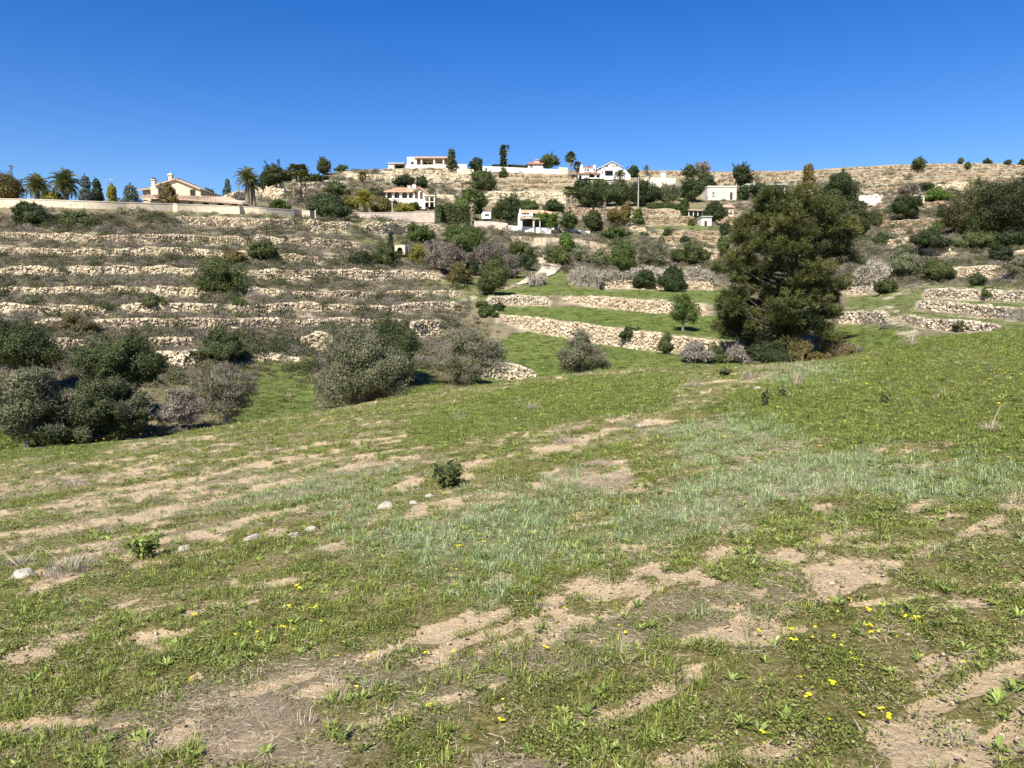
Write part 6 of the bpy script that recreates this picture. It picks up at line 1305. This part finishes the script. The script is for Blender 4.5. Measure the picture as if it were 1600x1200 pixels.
ex = np.concatenate(ex); exz = np.c_[ex, zf(ex[:, 0], ex[:, 1])]
def w_flw(x, y, px, py, r): so, si, lu, dr, mu = field_masks(x, y); return (.18 + .82 * lu) * (1 - so)
put('wildflowers', 'small yellow wildflowers dotted over the meadow', 'flowers', [(1.3, 8, .8, .7), (8, 20, .5, .9), (20, 44, .75, 1.3)], w_flw, [hidden_proto(flower(rg), 'f', G['petal']) for _ in range(5)], .75, 1.15, seed=18, extra=(exz, rg.uniform(.5, 1.05, len(exz)) * np.clip(exz[:, 1] / 12, .62, 1.25)))

# ---- grass on the green terraces and scrub on the slopes
def far_points(n, rng, y0=252, y1=640): x = rng.uniform(-160, 1760, n); y = rng.uniform(y0, y1, n); k = y > ridge(x) + 2; return x[k], y[k]
inw = lambda x, y, m=0, mb_=4: np.any([((x > p[0][0]) & (x < p[-1][0]) & (y > np.interp(x, [q[0] for q in p], [q[1] for q in p]) - m) & (y < np.interp(x, [q[0] for q in p], [q[1] + q[2] for q in p]) + mb_)) for p in _allw], axis=0)
def scrub_proto(rng, mat, n, w, h, ln, wd, twig=False):
    mb = MB(); q = unit(rng.normal(0, 1, (n, 3))); q[:, 2] = np.abs(q[:, 2]); pts = q * (rng.random((n, 1)) ** .4) * np.array([w, w, h]) * (1 + .25 * vn(q[:, :1] * 2, q[:, 1:2] * 2, 3))
    if twig: needles(mb, pts * .7, q + np.array([[0, 0, .3]]), ln, wd, rng, rng.random(n), .5)
    else: leaves(mb, pts, q, ln, wd, rng, rng.normal(.5, .22, n), .6)
    return hidden_proto(mb, 's', mat)
G['scrubgrey'] = leaf_mat('grey_scrub', (0.085, 0.070, 0.050), (0.300, 0.262, 0.205), 0.05, 0.3, 0.9, 0.1)
G['scrubgreen'] = leaf_mat('green_scrub', (0.036, 0.040, 0.016), (0.170, 0.168, 0.080), 0.1, 0.35, 0.8, 0.1)
G['scrubdark'] = leaf_mat('dark_scrub', (0.026, 0.036, 0.014), (0.080, 0.092, 0.036), 0.1, 0.35, 0.8, 0.1)
G['drygrass'] = leaf_mat('hill_dry_grass', (0.200, 0.165, 0.095), (0.380, 0.320, 0.200), 0.1, 0.3, 0.9, 0.1)
G['meadow'] = leaf_mat('terrace_grass', (0.050, 0.074, 0.014), (0.190, 0.210, 0.068), 0.2, 0.25, 0.7, 0.15)
def far_scatter(name, label, cat, n, weight, protos, smin, smax, seed, grow=0.012, y0=252, y1=660):
    rng = np.random.default_rng(seed); x, y = far_points(n, rng, y0, y1); w = weight(x, y); k = (rng.random(len(x)) < w) & (~inw(x, y, 0, 2) | (rng.random(len(x)) < .16)); x, y = x[k], y[k]; C = far(x, y); C[:, 2] -= .03; s = rng.uniform(smin, smax, len(x)) ** 1.0 * (1 + grow * np.clip(C[:, 1] - 50, -10, 90)); m = len(x)
    return scatter(name, label, cat, C, np.stack([0 * s, 0 * s, rng.uniform(0, 6.283, m)], -1), s[:, None] * np.stack([np.ones(m), np.ones(m), rng.uniform(.7, 1.25, m)], -1), rng.integers(0, len(protos), m), protos)
def zone(x, y):
    left = sstep(760, 640, x) * sstep(330, 345, y) * sstep(610, 560, y); mid = sstep(640, 760, x) * sstep(1180, 1130, x) * sstep(330, 360, y) * sstep(445, 410, y) * .8
    top = sstep(400, 480, x) * sstep(900, 780, x) * sstep(330, 312, y) * .95; right = sstep(1080, 1160, x) * sstep(460, 430, y) * (.85 + .25 * sstep(330, 400, y)); return np.maximum.reduce([left, mid, top, right])
ramp_ = lambda x, y, a, b, sc1, sd: sstep(a, b, fbm(x / sc1, y / (sc1 * .45), sd, 3))
nog = lambda x, y: 1 - green_mask(x, y)
far_scatter('grey_scrub', 'grey brown dry scrub on the slopes', 'scrub', 78000, lambda x, y: zone(x, y) * (.36 + .6 * ramp_(x, y, .42, .6, 34, 201)) * nog(x, y), [scrub_proto(rg, G['scrubgrey'], 240, .45, .38, .11, .035, k % 2 == 1) for k in range(4)], .3, 1.05, 31)
far_scatter('green_scrub', 'grey green low scrub on the slopes', 'scrub', 32000, lambda x, y: zone(x, y) * (.26 + .7 * ramp_(x, y, .46, .62, 30, 211)) * (1 - .6 * green_mask(x, y)), [scrub_proto(rg, G['scrubgreen'], 230, .45, .42, .10, .05) for k in range(4)], .3, 1.1, 32)
far_scatter('dark_scrub', 'dark evergreen cushions on the slopes', 'scrub', 13000, lambda x, y: zone(x, y) * (.14 + .8 * ramp_(x, y, .52, .66, 40, 221)) * nog(x, y), [scrub_proto(rg, G['scrubdark'], 260, .6, .5, .11, .055) for k in range(4)], .35, 1.3, 33)
far_scatter('hill_grass', 'dry straw coloured grass on the slopes', 'dry grass', 30000, lambda x, y: np.maximum(zone(x, y), .25 * (y < 470)) * .7 * nog(x, y), [hidden_proto(blades(rg, 40, .22, .14, .34, .016, .8), 'h', G['drygrass']) for _ in range(3)], .6, 1.4, 34)
far_scatter('terrace_grass', 'fresh green grass on the valley terraces', 'grass', 52000, lambda x, y: green_mask(x, y) * .9, [hidden_proto(blades(rg, 36, .25, .08, .2, .018, .9), 'm', G['meadow']) for _ in range(3)], .6, 1.2, 35, y0=330, y1=720)

far_scatter('bank_grass', 'dry and green tussocks on the bank behind the olive trees', 'grass', 14000, lambda x, y: ((x < 500) & (y > 540) | (x > 560) & (x < 780) & (y > 500)) * .8 * nog(x, y), [hidden_proto(blades(rg, 44, .2, .16, .42, .016, .8), 'b', G[k]) for k in ('drygrass', 'meadow', 'drygrass')], .6, 1.3, 36, y0=500, y1=730)

# ------------------------------------------------------------------ single things in the meadow
def fpt(px, py): q = fxy(px, py); return np.array([q[0], q[1], zf(q[0], q[1])])
ROCK = surf_mat('field_rock', (0.30, 0.26, 0.20), (0.54, 0.48, 0.39), 5, 0.95, 0.5, 25, False, 0.1)
def rock(label, px, py, w, h, seed):
    rng = np.random.default_rng(seed); B = fpt(px, py); s = B[1] / F; n, m = 12, 7; th = np.linspace(0, 2 * np.pi, n, endpoint=False); ph = np.linspace(-.45, 1.57, m); V = []
    for p in ph:
        for t in th: r = 1 + .34 * (vn(np.array([math.cos(t) * 1.3 + 5 + seed]), np.array([math.sin(t) * 1.3 + p * 1.2]), seed)[0] - .5) * 2; V.append((math.cos(p) * math.cos(t) * r, math.cos(p) * math.sin(t) * r, math.sin(p) * (1 if p > 0 else .6) * (.75 + .5 * vn(np.array([t * 1.1]), np.array([p]), seed + 3)[0])))
    V = np.array(V); V[:, 2] = np.minimum(V[:, 2], .82 + .1 * V[:, 0]); V *= np.array([w / 2, w / 2 * .8, h * .95]) * s; f = [(i * n + j, i * n + (j + 1) % n, (i + 1) * n + (j + 1) % n, (i + 1) * n + j) for i in range(m - 1) for j in range(n)]
    B[2] -= .22 * h * s; o = MB().add(V, f).build('rock', ROCK, None, False, B); o.rotation_euler = (0, 0, rng.uniform(-.5, .5)); tag(o, label, 'rock', 'pale rocks lying in the meadow')
rock('largest pale rock, rounded, at the head of a short row of stones', 604, 789, 26, 14, 1)
rock('flat pale stone right of the largest rock', 645, 781, 16, 6, 2)
rock('small pale stone furthest along beside the leafy weed', 671, 772, 14, 7, 3)
rock('wedge shaped pale rock in the row across the grass', 396, 838, 33, 15, 4)
rock('small pale rock next to the pointed one', 459, 833, 18, 9, 5)
rock('pointed pale rock right of its small neighbour', 486, 824, 20, 11, 6)
rock('pale rock just right of the thistle', 288, 855, 23, 14, 7)
rock('broad half buried rock at the left edge', 38, 897, 42, 16, 8)
rock('low stone behind the half buried rock', 92, 886, 22, 8, 9)
rock('pale stone near the dry grass tuft on the meadow crest', 1184, 607, 12, 8, 10)
rock('tiny pale stone half way along the dead twig line', 1002, 664, 18, 7, 11)

def weed(name, label, cat, px, py, w, h, mat, seed, lf=.07, stems=9, n=26, twm='bark', lw=.38, tall=False):
    """leafy upright weed: several stems set with leaves"""
    rng = np.random.default_rng(seed); B = fpt(px, py); s = B[1] / F; root = empty(name, B - np.array([0, 0, .02])); tag(root, label, cat); st, lv = MB(), MB(); H = h * s; Wd = w * s / 2
    for k in range(stems):
        a = k * 2.4; r = Wd * math.sqrt((k + .3) / stems); tip = np.array([math.cos(a) * r, math.sin(a) * r, H * rng.uniform(.65, 1.0) * (1 - .25 * r / Wd)]); q = np.linspace(0, 1, 6)[:, None]; pts = q * tip * np.array([1, 1, 1]) + np.array([0, 0, .0]) + q * (1 - q) * np.array([math.cos(a), math.sin(a), 0]) * Wd * .3; st.tube(pts, np.linspace(.008, .003, 6) * max(1, B[1] / 8), 5, .4, False)
        u = rng.uniform(.15, 1.0, n); C = np.stack([np.interp(u, q[:, 0], pts[:, j]) for j in range(3)], -1) + rng.normal(0, lf * .35, (n, 3)); leaves(lv, C, np.tile([[0, -.3, 1.]], (n, 1)), lf, lf * lw, rng, rng.random(n), .8)
    lv.build('foliage', mat, root); st.build('stems', M[twm], root); return root
weed('thistle','leafy blue green thistle standing by the rock row','thistle',227,868,50,56,G['weed'],3,.06,14,40)
weed('weed_shrub','dark leafy low shrub beside the bare track in mid meadow','shrub',700,757,52,44,M['olivedark'],4,.09,12,46)
weed('weed_shrub','small dark shrub among pale dry stalks on the meadow crest','shrub',1132,588,24,15,M['olivedark'],5,.16,8,30)
weed('tall_weed','single dark upright weed stalk near the pale stone','weed',1195,634,10,42,M['olivedark'],6,.10,3,26,tall=True)
weed('tall_weed','shorter dark weed stalk right of the first','weed',1222,620,12,24,M['olivedark'],7,.10,3,22)
weed('tall_weed','dark weed stalk in the lush grass to the right','weed',1384,628,10,22,M['olivedark'],8,.10,3,20)
def tuft(label, px, py, w, h, seed, n=90, mat=None, spread=.55, stalks=3):
    rng = np.random.default_rng(seed); B = fpt(px, py); s = B[1] / F; root = empty('dry_tuft', B - np.array([0, 0, .02])); tag(root, label, 'dry grass', 'dry grass tufts'); b = blades(rng, n, w * s * .38, h * s * .45, h * s * 1.0, max(.0035, .5 * B[1] / 739 * .5), spread); b.build('blades', mat or G['straw'], root); tag(root.children[-1], kind='stuff')
    if stalks:
        k = MB()
        for q in range(stalks): a = rng.uniform(0, 6.28); k.tube(np.array([(0, 0, 0), (math.cos(a) * w * s * .3, 0, h * s * .8), (math.cos(a) * w * s * .55, 0, h * s * 1.35)]), np.array([.004, .003, .002]) * max(1, B[1] / 14), 4, .6, False)
        k.build('stalks', G['straw'], root); tag(root.children[-1], kind='stuff')
tuft('tall straw coloured grass tuft on the meadow crest before the pine', 1245, 600, 26, 40, 1, 140)
tuft('pale straw tuft near the right edge of the meadow', 1545, 670, 34, 34, 2, 120, spread=.8)
tuft('dry straw tuft at the end of the wheel track', 1424, 540, 22, 26, 3, 110)
tuft('grey dry grass clump left of the thistle', 110, 888, 100, 34, 4, 420, M['reed'], .8, 5)
tuft('second grey dry grass clump close to the left edge', 30, 880, 70, 26, 5, 260, M['reed'], .8, 4)
tuft('grey dry stalks clump in the left middle of the meadow', 118, 755, 44, 26, 6, 120, M['reed'], .9, 2)
tuft('grey dry bush like tuft below the leafless tree', 420, 705, 30, 22, 7, 120, M['reed'], .9, 2)
tuft('grey dead twigs beside the mid meadow track', 885, 690, 52, 26, 8, 160, M['reed'], .9, 3)
tuft('grey dead twigs further up the mid meadow track', 980, 664, 44, 18, 9, 120, M['reed'], .9, 2)
tuft('pale dry stalks right of the small dark crest shrub', 1176, 590, 40, 22, 10, 140, M['reed'], .9, 3)
tuft('pale dry stalks left of the small dark crest shrub', 1080, 604, 40, 16, 11, 120, M['reed'], .9, 2)
tuft('grey tuft on the meadow below the largest olive', 830, 640, 40, 16, 12, 120, M['reed'], .9, 2)
tuft('grey tuft low in the left meadow among yellow flowers', 280, 735, 40, 18, 13, 120, M['reed'], .9, 2)
tuft('grey tuft under the half bare tree at the meadow edge', 720, 655, 36, 14, 14, 110, M['reed'], .9, 2)
tuft('green tall grass tuft in the lower right meadow', 1050, 1060, 60, 50, 15, 60, G['tuft'], .7, 0)
tuft('dry stalks sticking up at the bottom edge', 755, 1195, 50, 26, 16, 30, G['straw'], .9, 3)
